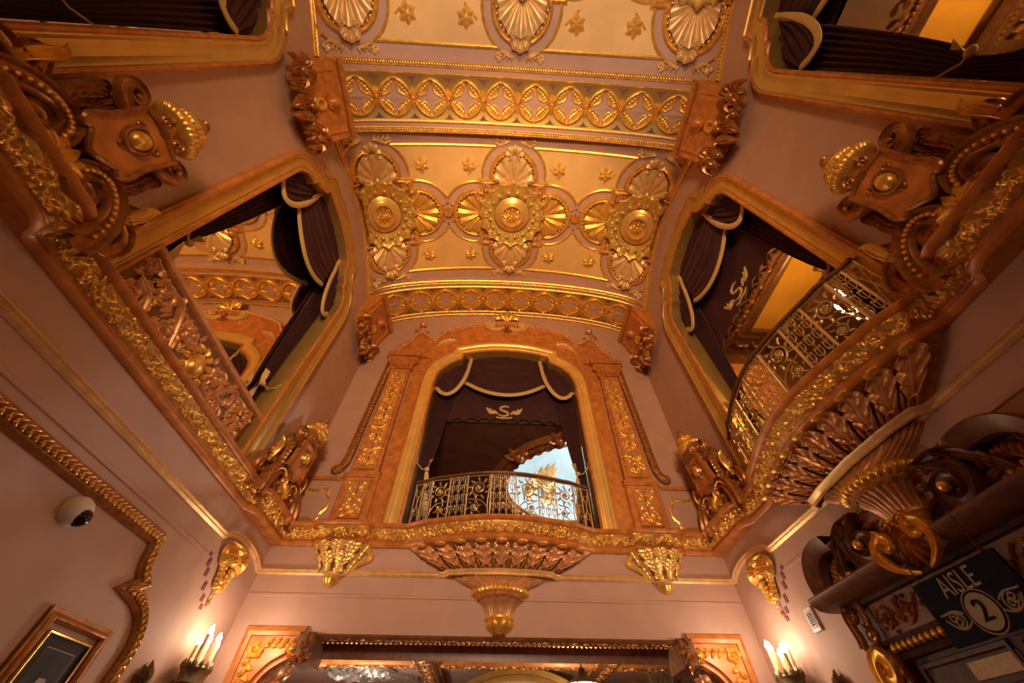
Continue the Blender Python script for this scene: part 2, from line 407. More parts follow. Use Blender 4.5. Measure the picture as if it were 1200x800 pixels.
# transverse ribs
def star_ring(c):
    k = 48; a = np.arange(k)*2*PI/k; q = np.abs(((a+PI/4) % (PI/2))-PI/4)        # 0 at the four points
    rs = .13+.195*np.exp(-(q/.215)**1.2); rows = []
    for f, n in ((0, .012), (.0, .034), (.1, .04), (.18, .022), (.3, .028), (.45, .04), (.6, .028), (.64, .018), (.68, .06), (.84, .075), (.97, .06), (1, .012)):
        r = rs+(.385-rs)*f; lf = n+(.014*np.cos(a*24) if .2 < f < .65 else 0)
        rows.append(np.stack([r*np.cos(a)+c, r*np.sin(a)*.98, np.broadcast_to(lf, a.shape)], -1))
    return MB().add(*grid(np.stack(rows, 1), wu=True)), np.c_[rs*np.cos(a)+c, rs*np.sin(a)*.98]
def rib_parts():
    out = []
    uu = np.linspace(-UR+.02, UR-.02, 90)
    pr = [(-.67, -.5), (-.67, -.03), (-.64, 0), (.64, 0), (.67, -.03), (.67, -.5)]
    base = MB().add(*grid(np.stack([np.stack([uu, 0*uu+a, 0*uu+b], -1) for a, b in pr], 1)))
    fld = MB().add(*grid(np.stack([np.stack([uu, 0*uu+a, 0*uu+b], -1) for a, b in [(-.45, 0), (-.445, .016), (-.43, .012), (.43, .012), (.445, .016), (.45, 0)]], 1)))
    parts = [('soffit_field', fld.map(rib).mesh('soffit_field', M['olive'], sharp=30), False)]
    for v, r in ((-.465, .02), (.465, .02)):
        c = tube(np.c_[uu, 0*uu+v, .012+0*uu], r, 5); parts.append(('cord', c.map(rib).mesh('cord', M['gold']), False))
    for v in (-.635, .635):
        b = MB(); tube(np.c_[uu, 0*uu+v*1.06, .005+0*uu], .022, 5, b); tube(np.c_[uu, 0*uu+v*.93, .005+0*uu], .018, 5, b)
        for t in np.linspace(-UR+.08, UR-.08, 150): ball((t, v, .022), .030, 6, 4, b, (.75, 1.1, 1))
        parts.append(('bead_row', b.map(rib).mesh('bead_row', M['gold']), True))
    sp = .80
    fl = MB()
    for k in range(-5, 5):
        g, st = star_ring((k+.5)*sp)
        parts.append(('pierced_ring', g.map(rib).mesh('pierced_ring', M['gold'], sharp=60), False))
        parts.append(('star_plate', poly(st, (), .016).map(rib).mesh('star_plate', M['wall'], sharp=None), False))
    for k in range(-5, 6):
        for s in (-1, 1):
            x = k*sp; P = [(x-.12, s*.40), (x-.05, s*.36), (x, s*.29), (x+.05, s*.36), (x+.12, s*.40)]
            fl.join(poly(P if s < 0 else P[::-1], (), .018))
    kn = MB()
    for k in range(-5, 6):
        for s in (-1, 1):
            for q in (-1, 1): P, w = petal((k*sp, s*.03), s*(PI/2+q*.3), .2, .04, -q*s*.5, 6); vol(P, w, .8, VEIN, kn, .014)
        ball((k*sp, 0, .03), .035, 7, 4, kn)
    parts.append(('link_knot', kn.map(rib).mesh('link_knot', M['gold']), True))
    parts.append(('spandrel_fleuron', fl.map(rib).mesh('spandrel_fleuron', M['plum']), True))
    return base.map(rib).mesh('trim_1', M['wall'], sharp=40), parts
bm_, pm_ = rib_parts()
for i, y in enumerate((.93, 6.345, -4.5)):
    r = struct(link('trim_%d' % (i+1), bm_)); r.location = (0, y, 0)
    if i < 2:
        for nme, me, st in pm_: link(nme, me, r, st)

# gold cornice round the room, breaking forward under the cartouches and round the balconies
def bulge(s, hw=1.75):
    a = abs(s)
    if a >= hw: return 0.0
    k = min(1, (hw-a)/.55); k = k*k*(3-2*k)
    return .22*k+(.24*cos(PI/2*a/1.2) if a < 1.2 else 0)
CBS = YC                                     # centre of the balcony on the right wall
def ramp(s, a, b, e=.12): return min(1, max(0, (s-a)/e))*min(1, max(0, (b-s)/e))
def n_side(y, side):
    n = .20*ramp(y, .22, 1.32)+.12*ramp(y, 5.72, 7.2)
    if side == 'right': n += bulge(y-CBS)
    return n
def n_back(s): return .10*ramp(abs(s), 2.40, 3.28, .05)+bulge(s)
def cpath():
    P = []
    for y in np.linspace(REAR, 6.86, 190): P.append((W-n_side(y, 'right'), y))
    for s in np.linspace(W-.14, -W+.14, 170): P.append((s, D-n_back(s)))
    for y in np.linspace(6.86, REAR, 190): P.append((-W+n_side(y, 'left'), y))
    return np.array(P)
CP = cpath()
CPROF = [(.03, 2.78), (.06, 2.80), (.075, 2.835), (.06, 2.865), (.05, 2.875), (.06, 2.89), (.10, 2.97), (.155, 3.055), (.18, 3.06), (.21, 3.08), (.225, 3.11), (.21, 3.135), (.12, 3.15)]
corn = struct(sweep(CP, CPROF).build('trim_4', M['orange']))
cs = np.r_[0, np.cumsum(np.linalg.norm(np.diff(CP, axis=0), axis=1))]; CN = pathn(CP)
def on_cornice(V):
    l, b, n = V[:, 0], V[:, 1], V[:, 2]
    px, py = np.interp(l, cs, CP[:, 0]), np.interp(l, cs, CP[:, 1]); nx, ny = np.interp(l, cs, CN[:, 0]), np.interp(l, cs, CN[:, 1])
    o = np.interp(b, [0, .085, .175], [.06, .10, .155])+n*.9; z = np.interp(b, [0, .085, .175], [2.89, 2.97, 3.055])-n*.45
    return np.stack([px+nx*o, py+ny*o, z], 1)
def foliage(l0, l1, H=.175, step=.20):
    m = MB(); k = 0; l = l0
    while l < l1-step*.5:
        s = 1 if k % 2 else -1; c = H*.5
        st = scroll_st(l+step*.5, c+s*.012, H*.36, (PI if s > 0 else 0), .9, .024, 3, s)
        for j in range(9):
            st.append(petal((l+step*random.random(), H*(.12+.76*random.random())), random.uniform(0, 2*PI), .085, .026, random.uniform(-1.5, 1.5), 5))
        st.append((np.array([(l-.02, c-s*.05), (l+step*.35, c+s*.06), (l+step, c+s*.02)]), .018))
        carve(st, 1.1, RIDGE, .002, m)
        ball((l+.03, c, .012), .028, 6, 4, m)
        l += step; k += 1
    return m
tot = cs[-1]; gl = MB().add(*grid(np.stack([np.stack([np.linspace(0, tot, 700), np.full(700, b), np.full(700, n)], -1) for b, n in ((.0, .002), (.02, .010), (.155, .010), (.175, .002))], 1)))
gl.map(on_cornice).build('gilt_ground', M['gold2'], corn)
for i in range(10): foliage(tot*i/10, tot*(i+1)/10).map(on_cornice).build('gilt_foliage', M['gold'], corn, stuff=True)

foot = np.array([(W, y) for y in np.linspace(REAR, 6.86, 190)]+[(s, D) for s in np.linspace(W, -W, 170)]+[(-W, y) for y in np.linspace(6.86, REAR, 190)])
MB().add(*grid(np.stack([np.c_[CP+CN*.035, np.full(len(CP), 2.783)], np.c_[foot, np.full(len(CP), 2.783)]], 1))).build('soffit', M['orange'], corn, smooth=False)
MB().add(*grid(np.stack([np.c_[CP+CN*.15, np.full(len(CP), 3.148)], np.c_[foot, np.full(len(CP), 3.148)]], 1))).build('top_ledge', M['orange'], corn, smooth=False)
# thin gold picture moulding with its swell over the wall ornaments, and the plaster ridge below it
MPR = [(-.045, 0), (-.045, .02), (-.02, .045), (0, .03), (.02, .06), (.045, .045), (.05, 0)]
def z_mould(y): return 2.38+(.14*max(0, sin(PI*(y-5.68)/1.2))**.6 if 5.68 < y < 6.88 else 0)
yy = np.r_[np.linspace(REAR, 5.6, 20), np.linspace(5.68, 6.9, 22), [7.0]]
k = 5
for side, sg in (('left', 1), ('right', -1)):
    P = np.array([(sg*y, z_mould(y)) for y in yy])
    o = struct(sweep(P if sg > 0 else P[::-1], MPR).build('trim_%d' % k, M['pale'])); onwall(o, side); k += 1
    o = struct(box(min(sg*REAR, sg*5.55), max(sg*REAR, sg*5.55), 2.06, 2.11, -.02, .018, .008).build('trim_%d' % k, M['wall'], smooth=False)); onwall(o, side); k += 1
o = struct(sweep([(-W, 2.38), (-.8, 2.38)], MPR).join(sweep([(.8, 2.38), (W, 2.38)], MPR)).build('trim_%d' % k, M['pale'], stuff=False)); onwall(o, 'back'); k += 1
o = struct(box(-W, W, 2.03, 2.08, -.02, .018, .008).build('trim_%d' % k, M['wall'], smooth=False)); onwall(o, 'back'); k += 1

# gilded panel moulding on the lower left wall
PP = np.vstack([[(REAR, 1.88), (4.60, 1.88), (4.66, 1.74)], bez((4.66, 1.70), (4.70, 1.6), (4.76, 1.55), (4.84, 1.50), 6), [(4.70, 1.40)], bez((4.86, 1.38), (5.1, 1.33), (5.28, 1.18), (5.27, .92), 9), [(5.24, .5), (5.22, -EYE)]])
pt = struct(sweep(PP, [(-.085, 0), (-.08, .03), (-.05, .05), (-.03, .04), (.03, .07), (.06, .055), (.08, .035), (.085, 0)]).build('trim_%d' % k, M['bronze'])); onwall(pt, 'left'); k += 1
PS = np.r_[0, np.cumsum(np.linalg.norm(np.diff(PP, axis=0), axis=1))]; PN = pathn(PP)
def on_panel(V):
    l, b, n = V.T; return np.stack([np.interp(l, PS, PP[:, 0])+np.interp(l, PS, PN[:, 0])*b, np.interp(l, PS, PP[:, 1])+np.interp(l, PS, PN[:, 1])*b, .055+n], 1)
m = MB()
for l in np.arange(.05, PS[-1]-.1, .07):
    for s in (-1, 1):
        P, w = petal((l, .01), s*.9, .075, .016, -s*.8, 5); vol(P, w, 1.3, RIDGE, m)
    ball((l, .012, .008), .014, 5, 3, m)
m.map(on_panel).build('gilt_foliage', M['gold'], pt, stuff=True)
ntrim = k

# ================================================================ BOX OPENINGS: frames, curtains, mirrors, balconies
FPR = [(0, -.34), (0, -.02), (.0, .03), (.02, .055), (.045, .055), (.06, .035), (.075, .032), (.10, .045), (.15, .035), (.22, .05), (.265, .085), (.285, .09), (.30, .115), (.33, .115), (.345, .09), (.36, .085), (.36, 0)]
def opening(name, wall, c, half, reveal_mat, cove='olive'):
    """stepped-head opening: moulded frame in three strips and the reveal"""
    root = struct(empty(name, wpos(wall, 0, 0), (PI/2, 0, RZ[wall])))
    P = winpath(half, c)
    fr = sweep(P, FPR[5:13]).build('frame_cove', M[cove], root, sharp=24)
    sweep(P, FPR[2:6]).build('inner_bead', M['orange'], root, sharp=24)
    sweep(P, FPR[12:]).build('outer_bead', M['orange'], root)
    sweep(P, FPR[:3]).build('reveal', M[reveal_mat], root)
    return root
opening('window_1', 'back', 0, CENT, 'olive', 'frame')  # lighter cove than the side openings: light put into its colour
opening('window_2', 'left', YC, SIDE, 'olive'); opening('window_3', 'right', -YC, SIDE, 'olive')
opening('window_4', 'left', YN, SIDE, 'olive'); opening('window_5', 'right', -YN, SIDE, 'olive')
# a keystone band of thin steps on the heads is part of the sweep above

def swag_mb(s0, z0, s1, z1, zb, zt0, zt1, n0=-.22, sag=1.0, folds=6):
    """hanging swag: tied at (s0,z0) and (s1,z1), lowest point zb, gathered up to zt"""
    nu, nv = 26, 40; u = np.linspace(0, 1, nu)[:, None]; v = np.linspace(0, 1, nv)[None, :]
    zl = z0+(z1-z0)*u; low = zl-(min(z0, z1)-zb)*4*u*(1-u)*sag; top = zt0+(zt1-zt0)*u
    z = top+(low-top)*v; s = s0+(s1-s0)*u+0*v
    n = n0+.10*v*np.sin(PI*u)**.6+.028*np.sin(2*PI*folds*(v**1.3)+.8*np.sin(3*u))*np.sin(PI*u)**.4+.012*np.sin(2*PI*17*v+5*u)
    return MB().add(*grid(np.stack([s, z, n], -1))), np.c_[(s0+(s1-s0)*u)[:, 0], low[:, 0]], n[:, -1]
def fringe(P, n, wd=.055):
    """tasselled strip along a hem (path in the wall plane)"""
    P = np.asarray(P); N = pathn(P); V = []
    for a, b in ((-wd, .012), (-wd*.4, .03), (wd*.4, .03), (wd, .012), (wd, -.01), (-wd, -.01)):
        V.append(np.c_[P+N*a, n+b])
    return MB().add(*grid(np.stack(V, 1), wv=True))
def valance(wall, c, hw, zs, label, group, deep):
    """three swags under the head of an opening: left, middle, right, with gold hems"""
    out = []
    root = thing('swag_valance', label, 'curtain', wall, c, 7.0, 0, group); g = lambda mb: mb.map(lambda V: V-np.array([0, 7.0, 0]))
    k = hw*.57; dn = deep
    mb, hem, hn = swag_mb(-k-.04, zs+.28, k+.04, zs+.28, zs-.24, 8.42, 8.42, -.24+dn)
    sw = g(mb).build('swag', M['velvet'], root, sharp=None); g(fringe(hem, hn)).build('fringe', M['fringe'], sw)
    for e in (-1, 1):
        hem = smooth([(-hw, zs+.02), (-hw*.91, zs-.22), (-hw*.80, zs-.30), (-hw*.69, zs-.10), (-hw*.60, zs+.36), (-hw*.565, zs+.9), (-hw*.55, 8.30)], 42)*[e, 1]
        out = smooth([(-hw*1.0, zs+.05), (-hw*1.0, zs+.25), (-hw*1.0, zs+.5), (-hw*.97, zs+.75), (-hw*.86, zs+.95), (-hw*.70, 8.15), (-hw*.56, 8.36)], 42)*[e, 1]
        v = np.linspace(0, 1, 36)[None, :, None]; u = np.linspace(0, 1, len(hem)); P = out[:, None]*(1-v)+hem[:, None]*v; vv = v[0, :, 0][None]
        n = -.21+dn+.09*vv*np.sin(PI*np.clip(u*1.1, 0, 1))[:, None]**.5+(.03*np.sin(2*PI*5*vv**1.2+1.2*np.sin(4*u)[:, None])+.012*np.sin(2*PI*14*vv+6*u[:, None]))*np.sin(PI*np.clip(u, .03, .97))[:, None]**.5
        sw = g(MB().add(*grid(np.concatenate([P, n[:, :, None]], -1)))).build('swag', M['velvet'], root, sharp=None)
        g(fringe(hem, n[:, -1])).build('fringe', M['fringe'], sw)
    return root
def emblem(wall, c, z, n, par=None, sc=1.0):
    m = MB()
    S = smooth([(.13, .16), (.04, .21), (-.08, .17), (-.09, .07), (0, .0), (.09, -.06), (.08, -.17), (-.05, -.20), (-.15, -.14)], 40)
    vol(S*[1, .8], .032*taper(len(S), .6, .5, .5), .7, VEIN, m)
    for sx in (-1, 1):
        st = [(smooth([(.16, -.1), (.26, -.02), (.36, -.06), (.46, .10)], 14), .045*taper(16, .4, .3, .2)[:smooth([(.16, -.1), (.26, -.02), (.36, -.06), (.46, .10)], 14).shape[0]])]
        for a, L in ((.1, .16), (.7, .17), (1.3, .15), (-.5, .12)): st.append(petal((.26+a*.06, -.05), a, L, .032, .5, 6))
        if sx < 0: st = mirx(st)
        carve(st, .7, RIDGE, 0, m)
    vol(np.array([(-.2, -.2), (-.1, -.23), (0, -.22), (.1, -.23), (.2, -.2)]), .022, .7, RIDGE, m)
    m.map(lambda V: V*sc+np.array([c, z, n])); return m
def pelmet(wall, c, hw, z0, label, with_sign=True):
    """flat velvet pelmet with a scalloped lower edge and a gold monogram"""
    root = thing('velvet_pelmet', label, 'curtain', wall, c, 7.0, 0, None)
    xs = np.linspace(-hw, hw, 97); low = z0-.10*(np.abs(xs)/hw)**2+.12*np.abs(np.sin(xs/hw*PI*5.5))**.7-.30*np.maximum(0, (np.abs(xs)/hw-.72))/.28
    P = [(x, z-7) for x, z in zip(xs, low)]+[(hw, 1.42), (-hw, 1.42)]
    poly(P, (), -.36, .02).build('panel', M['velvet'], root, smooth=False)
    emblem(wall, 0, z0+.36-7, -.355).build('monogram', M['letter'] if 0 else M['fringe'], root, stuff=True)
    return root
def drape(wall, c, sgn, hw, label, group, z_tie=4.5, wid=.62, cord=True):
    """side curtain gathered by a tie; sgn -1/+1 = which jamb (local X)"""
    root = thing('side_drape', label, 'curtain', wall, c+sgn*hw, 3.1, 0, group)
    nu, nv = 44, 40; u = np.linspace(0, 1, nu)[:, None]; z = np.linspace(8.0, 3.16, nv)[None, :]
    k = np.clip((z-z_tie)/(8-z_tie), 0, 1); w = np.where(z > z_tie, .20+(wid-.2)*k**.7, .20+.16*np.clip((z_tie-z)/1.2, 0, 1)**.8)
    s = -sgn*(.01+u*w); n = -.315+.030*np.sin(2*PI*6.5*u+.6*np.sin(z*2))*(.5+w)+.05*u*0
    mb = MB().add(*grid(np.stack([s+0*z, z-3.1+0*u, n+0*z], -1)))
    dr = mb.build('cloth', M['velvet'], root, sharp=None)
    e = np.c_[(-sgn*(.01+w))[0], z[0]-3.1]; tw = np.sin(z[0]*5.5)
    V = np.stack([np.c_[e[:, 0]+.05*tw*a, e[:, 1], -.24+.05*np.cos(z[0]*5.5)*a+0*tw] for a in (-1, -.33, .33, 1)], 1)
    keepz = z[0] < z_tie+.35
    MB().add(*grid(V[keepz])).build('twisted_fringe', M['fringe'], root)
    if cord: tube(np.array([(-sgn*.22, z_tie-3.1, -.22), (-sgn*.12, z_tie-3.13, -.16), (-sgn*.0, z_tie-3.0, -.12), (sgn*.0, z_tie-2.9, -.06)]), .012, 5).build('tie_cord', M['fringe'], root)
    ball((-sgn*.22, z_tie-3.1, -.21), .06, 8, 5, None, (1, .8, .8)).build('tie_knot', M['fringe'], root)
    return root
G1 = 'velvet swag valances under the heads of the box openings'; G2 = 'velvet side drapes tied back at the jambs of the box openings'
valance('back', 0, 1.86, 6.93, 'burgundy velvet swags with gold hems above the middle balcony at the back wall', G1, 0)
valance('left', YC, 1.48, 6.95, 'burgundy velvet swags with gold hems above the mirror and carved parapet on the left', G1, .05)
valance('right', -YC, 1.48, 6.95, 'burgundy velvet swags with gold hems above the right-hand balcony railing', G1, 0)
valance('left', YN, 1.48, 6.95, 'dark velvet swag cut off by the top left corner of the photo', G1, .05)
valance('right', -YN, 1.48, 6.95, 'dark velvet swag with gold hem cut off at the top right of the photo', G1, 0)
pelmet('back', 0, 1.86, 5.98, 'flat burgundy pelmet with gold S monogram behind the middle swags')
pelmet('right', -YC, 1.48, 5.85, 'flat burgundy pelmet with gold S monogram behind the swags on the right')
for wl, c, hw, nm in (('back', 0, 1.88, 'middle opening in the back wall'), ('left', YC, 1.5, 'left mirrored opening'), ('right', -YC, 1.5, 'right balcony opening'), ('left', YN, 1.5, 'opening cut off at top left'), ('right', -YN, 1.5, 'opening cut off at top right')):
    for sg in (-1, 1):
        if wl == 'back': where = 'left' if sg < 0 else 'right'
        elif wl == 'left': where = 'near' if sg < 0 else 'far'
        else: where = 'far' if sg < 0 else 'near'
        if c in (YN, -YN) and where == 'near': continue
        drape(wl, c, sg, hw, 'burgundy drape tied back at the %s jamb of the %s' % (where, nm), G2)

# mirror and carved parapet in the left opening; mirror in the near left opening
def mirror(c, label):
    r = thing('wall_mirror', label, 'mirror', 'left', c, 4.0, -.36)
    box(-1.52, 1.52, -.95, 4.45, -.03, 0).build('mirror_plate', M['mirror'], r, smooth=False)
mirror(YC, 'tall mirror behind the parapet on the left reflecting the arch and ceiling rib')
mirror(YN, 'dark mirror plate behind the drape at top left')
def rinceau(Ln, H, n, wd=.03):
    """running scroll filling Ln x H, as strokes from (0,0)"""
    st = []; p = Ln/n
    for k in range(n):
        s = 1 if k % 2 else -1; cx, cy = (k+.5)*p, H*.5+s*H*.06
        st += scroll_st(cx, cy, min(p, H)*.36, -PI/2*s+PI*(s > 0), 1.25, wd, 5, s)
        st.append((bez((k*p, H*.5), (k*p+.2*p, H*.5-s*H*.5), (k*p+.6*p, H*.5-s*H*.45), (k*p+p*.95, H*.5), 12), wd*.8))
        for j in range(6):
            a = random.uniform(0, 2*PI); st.append(petal((cx+p*.30*cos(a), cy+H*.34*sin(a)), a+random.uniform(-.6, .6), H*.15, wd*1.1, random.uniform(-1.2, 1.2), 6))
    return st
pr = thing('carved_parapet', 'carved red-brown parapet panel with gilt scrolls below the mirror on the left', 'parapet', 'left', YC, 3.12, -.12)
box(-1.5, 1.5, 0, .84, -.08, 0).build('panel', M['brown'], pr, smooth=False)
scr = [scroll_st(cx, cy, r, a0, abs(tn), .048, 7, 1 if tn > 0 else -1) for cx, cy, r, a0, tn in ((.95, .56, .20, 0, 1.3), (.62, .27, .19, PI, -1.3), (1.28, .25, .17, PI/2, 1.2), (.38, .60, .15, PI, 1.2), (1.32, .64, .12, PI, -1.1))]
scr += [[(bez((.2, .12), (.5, -.1), (.5, .7), (.85, .72), 16), .05)], [(bez((.75, .1), (1.1, .1), (.9, .5), (1.3, .45), 14), .044)]]
for st in scr:
    for q in (st, mirx(st)): carve(q, 1.1, VEIN).build('carved_scroll', M['copper'], pr)
half = []
for j in range(70):
    a = random.uniform(0, 2*PI); half.append(petal((random.uniform(.2, 1.42), random.uniform(.08, .74)), a, .15, .034, random.uniform(-1.4, 1.4), 6))
carve(half+mirx(half), 1.0, VEIN).build('leaf_relief', M['copper'], pr, stuff=True)
for s in (-1, 1):
    m = MB()
    for j in range(7): ball((s*(.98+.02*sin(j)), .12+.10*j, .03), .035-.002*j, 7, 4, m, (.8, 1.3, .7))
    m.map(lambda V: np.stack([s*.98+(V[:, 0]-s*.98)+(V[:, 1]-.4)*.35*s, V[:, 1], V[:, 2]], 1)).build('husk_drop', M['gold'], pr, stuff=True)
lathe([(0, .10), (.08, .095), (.13, .06), (.15, .02), (.17, .03), (.19, .0)], 20, ax='n').map(lambda V: V*[.8, 1, 1]+[0, .42, 0]).build('oval_boss', M['gold'], pr)
fan = MB()
for j in range(12):
    P, w = petal((.16*cos(j*PI/6), .42+.19*sin(j*PI/6)), j*PI/6, .14, .05, .9, 6); vol(P, w, 1.1, VEIN, fan)
fan.build('leaf_collar', M['gold'], pr, stuff=True)
sweep([(-1.5, .86), (1.5, .86)], [(-.05, -.14), (-.05, .02), (-.03, .05), (0, .04), (.03, .06), (.05, .04), (.05, -.14)]).build('top_rail', M['copper'], pr)

# balconies -----------------------------------------------------------------
def balcony(wall, c, label, tone):
    root = thing('bracket_balcony', label, 'balcony', wall, c, 2.35, 0, 'carved balconies bulging from the walls')
    nb = lambda s: np.array([bulge(a) for a in np.atleast_1d(s)])
    def bowl(U, v, n):               # U -1.62..1.62 across, v 0 foot .. 1 top
        nt = np.interp(U, np.linspace(-1.8, 1.8, 73), nb(np.linspace(-1.8, 1.8, 73)))
        sf, st_ = U*.54, U*1.0; nf = .14*np.cos(np.clip(U/1.7, -1, 1)*PI/2)+.02; ntp = nt*.98+.05
        w = v**1.25; s = sf+(st_-sf)*v**.8; nn = nf+(ntp-nf)*w+n*.75; t = .04+.42*v-n*.55
        return np.stack([s, t, nn], -1)
    uu, vv = np.meshgrid(np.linspace(-1.66, 1.66, 50), np.linspace(0, 1.03, 9), indexing='ij')
    MB().add(*grid(bowl(uu, vv, 0*uu))).build('bowl', M['bronze'], root)
    L, Wd = 1.04, .34
    st = acanthus(L, Wd*.92, 6); LS = leafsurf(L, Wd*1.04, 4)
    nl = 9; pitch = 3.16/nl
    for k in range(nl):
        U0 = -1.58+pitch*(k+.5); m = MB().add(*LS); e_ = np.linspace(0, 2*PI, 22); vol(np.c_[.06*np.sin(e_), .20+.15*np.cos(e_)-.03*np.cos(2*e_)], .020, 2.2, RIDGE, m, .035)
        def f(V, U0=U0):
            x, y, n = V[:, 0]*pitch/Wd*1.0*(1-.25*(1-np.clip(V[:, 1]/L*3, 0, 1))), V[:, 1], V[:, 2]
            lift = .05*np.sin(PI*np.clip(y/L, 0, 1))+.10*np.clip((y/L-.78)/.22, 0, 1)**2
            return bowl(U0+x, np.clip(y/L, 0, 1.02), n+lift)
        m.map(f).build('acanthus_leaf', M['copper'], root, sharp=60)
        t = ball((0, 0, 0), 1, 8, 5, None, (.095, .035, .05)).map(lambda V: V+bowl(np.array([U0]), np.array([.99]), np.array([.13]))[0])
        t.build('leaf_tip', M['gold'], root)
        if k < nl-1:
            e = MB(); P = np.array([(0, .18), (.0, .30), (0, .46), (0, .62)]); vol(P, [.012, .035, .03, .006], 1.4, RIDGE, e)
            e.map(lambda V: bowl(U0+pitch/2+V[:, 0], V[:, 1], V[:, 2]+.02)).build('husk', M['gold'], root)
    # moulding collar, fluted cone and pendant
    a = np.linspace(0, PI, 25)
    def ring(rx, rn, t, pr):       # profile (outward, up) around a half ellipse
        V = np.stack([np.stack([(rx+o)*np.cos(a), 0*a+t+h, (rn+o)*np.sin(a)], -1) for o, h in pr], 1); return MB().add(*grid(V))
    P = np.array([(-1.04, 0.0), (-.92, .04), (-.86, .14), (-.55, .20), (0, .235), (.55, .20), (.86, .14), (.92, .04), (1.04, 0.0)])
    sweep(P[::-1]*[1, -1], [(0, -.03), (.025, -.02), (.01, 0), (.04, .025), (.05, .05), (-.1, .06)]).map(lambda V: np.stack([V[:, 0], V[:, 2]+.01, -V[:, 1]], 1)).build('collar_moulding', M['pale'], root)
    def rlathe(pr, flute, amps, k=97):
        pr = np.asarray(pr, float); aa = np.linspace(0, PI, k); mod = 1+np.asarray(amps)[None]*(np.abs(np.cos(flute*aa/2))-.6)[:, None]
        r = pr[None, :, 0]*mod; el = pr[None, :, 2]
        return MB().add(*grid(np.stack([r*np.cos(aa)[:, None], np.broadcast_to(pr[None, :, 1], r.shape), r*el*np.sin(aa)[:, None]], -1)))
    rlathe([(.80, .0, .24), (.68, -.07, .34), (.55, -.13, .55), (.46, -.17, .75), (.42, -.19, .85)], 36, [.05, .10, .10, .08, .0]).build('fluted_cone', M['copper'], root, sharp=60)
    rlathe([(.41, -.185, .85), (.455, -.20, .9), (.475, -.235, .9), (.455, -.27, .95), (.40, -.30, 1), (.35, -.31, 1)], 36, [.0, .07, .10, .08, .05, 0]).build('gadroon_ring', M['gold'], root, sharp=60)
    rlathe([(.36, -.30, 1), (.385, -.325, 1), (.35, -.345, 1)], 18, [.06]*3, 49).build('leaf_ring', M['copper'], root)
    rlathe([(.34, -.335, 1), (.27, -.40, 1), (.225, -.48, 1), (.205, -.555, 1)], 28, [.08, .10, .10, .05]).build('fluted_neck', M['copper'], root, sharp=60)
    rlathe([(.20, -.55, 1), (.235, -.565, 1), (.235, -.59, 1), (.20, -.60, 1)], 1, [0]*4, 33).build('neck_bead', M['gold'], root)
    rlathe([(.20, -.60, 1), (.225, -.63, 1), (.20, -.69, 1), (.13, -.745, 1), (.085, -.76, 1)], 12, [.0, .1, .12, .12, .05]).build('bulb', M['gold'], root, sharp=60)
    rlathe([(.085, -.755, 1), (.10, -.775, 1), (.06, -.81, 1), (.0, -.83, 1)], 6, [.1, .2, .2, 0], 33).build('pendant_tip', M['bronze'], root, sharp=60)
    # floor slab
    ss = np.linspace(-1.75, 1.75, 60); n2 = nb(ss)+.16
    poly([(s, n) for s, n in zip(ss, n2)]+[(1.75, -.34), (-1.75, -.34)], (), 0, .06).map(lambda V: np.stack([V[:, 0], V[:, 2]+.78, V[:, 1]], 1)).build('floor_slab', M['midwood'], root, smooth=False)
    return root
balcony('back', 0, 'carved bracket balcony with leaf bowl in the middle of the back wall', 0)
balcony('right', -YC, 'carved bracket balcony with leaf bowl on the right wall above the doorway', 0)

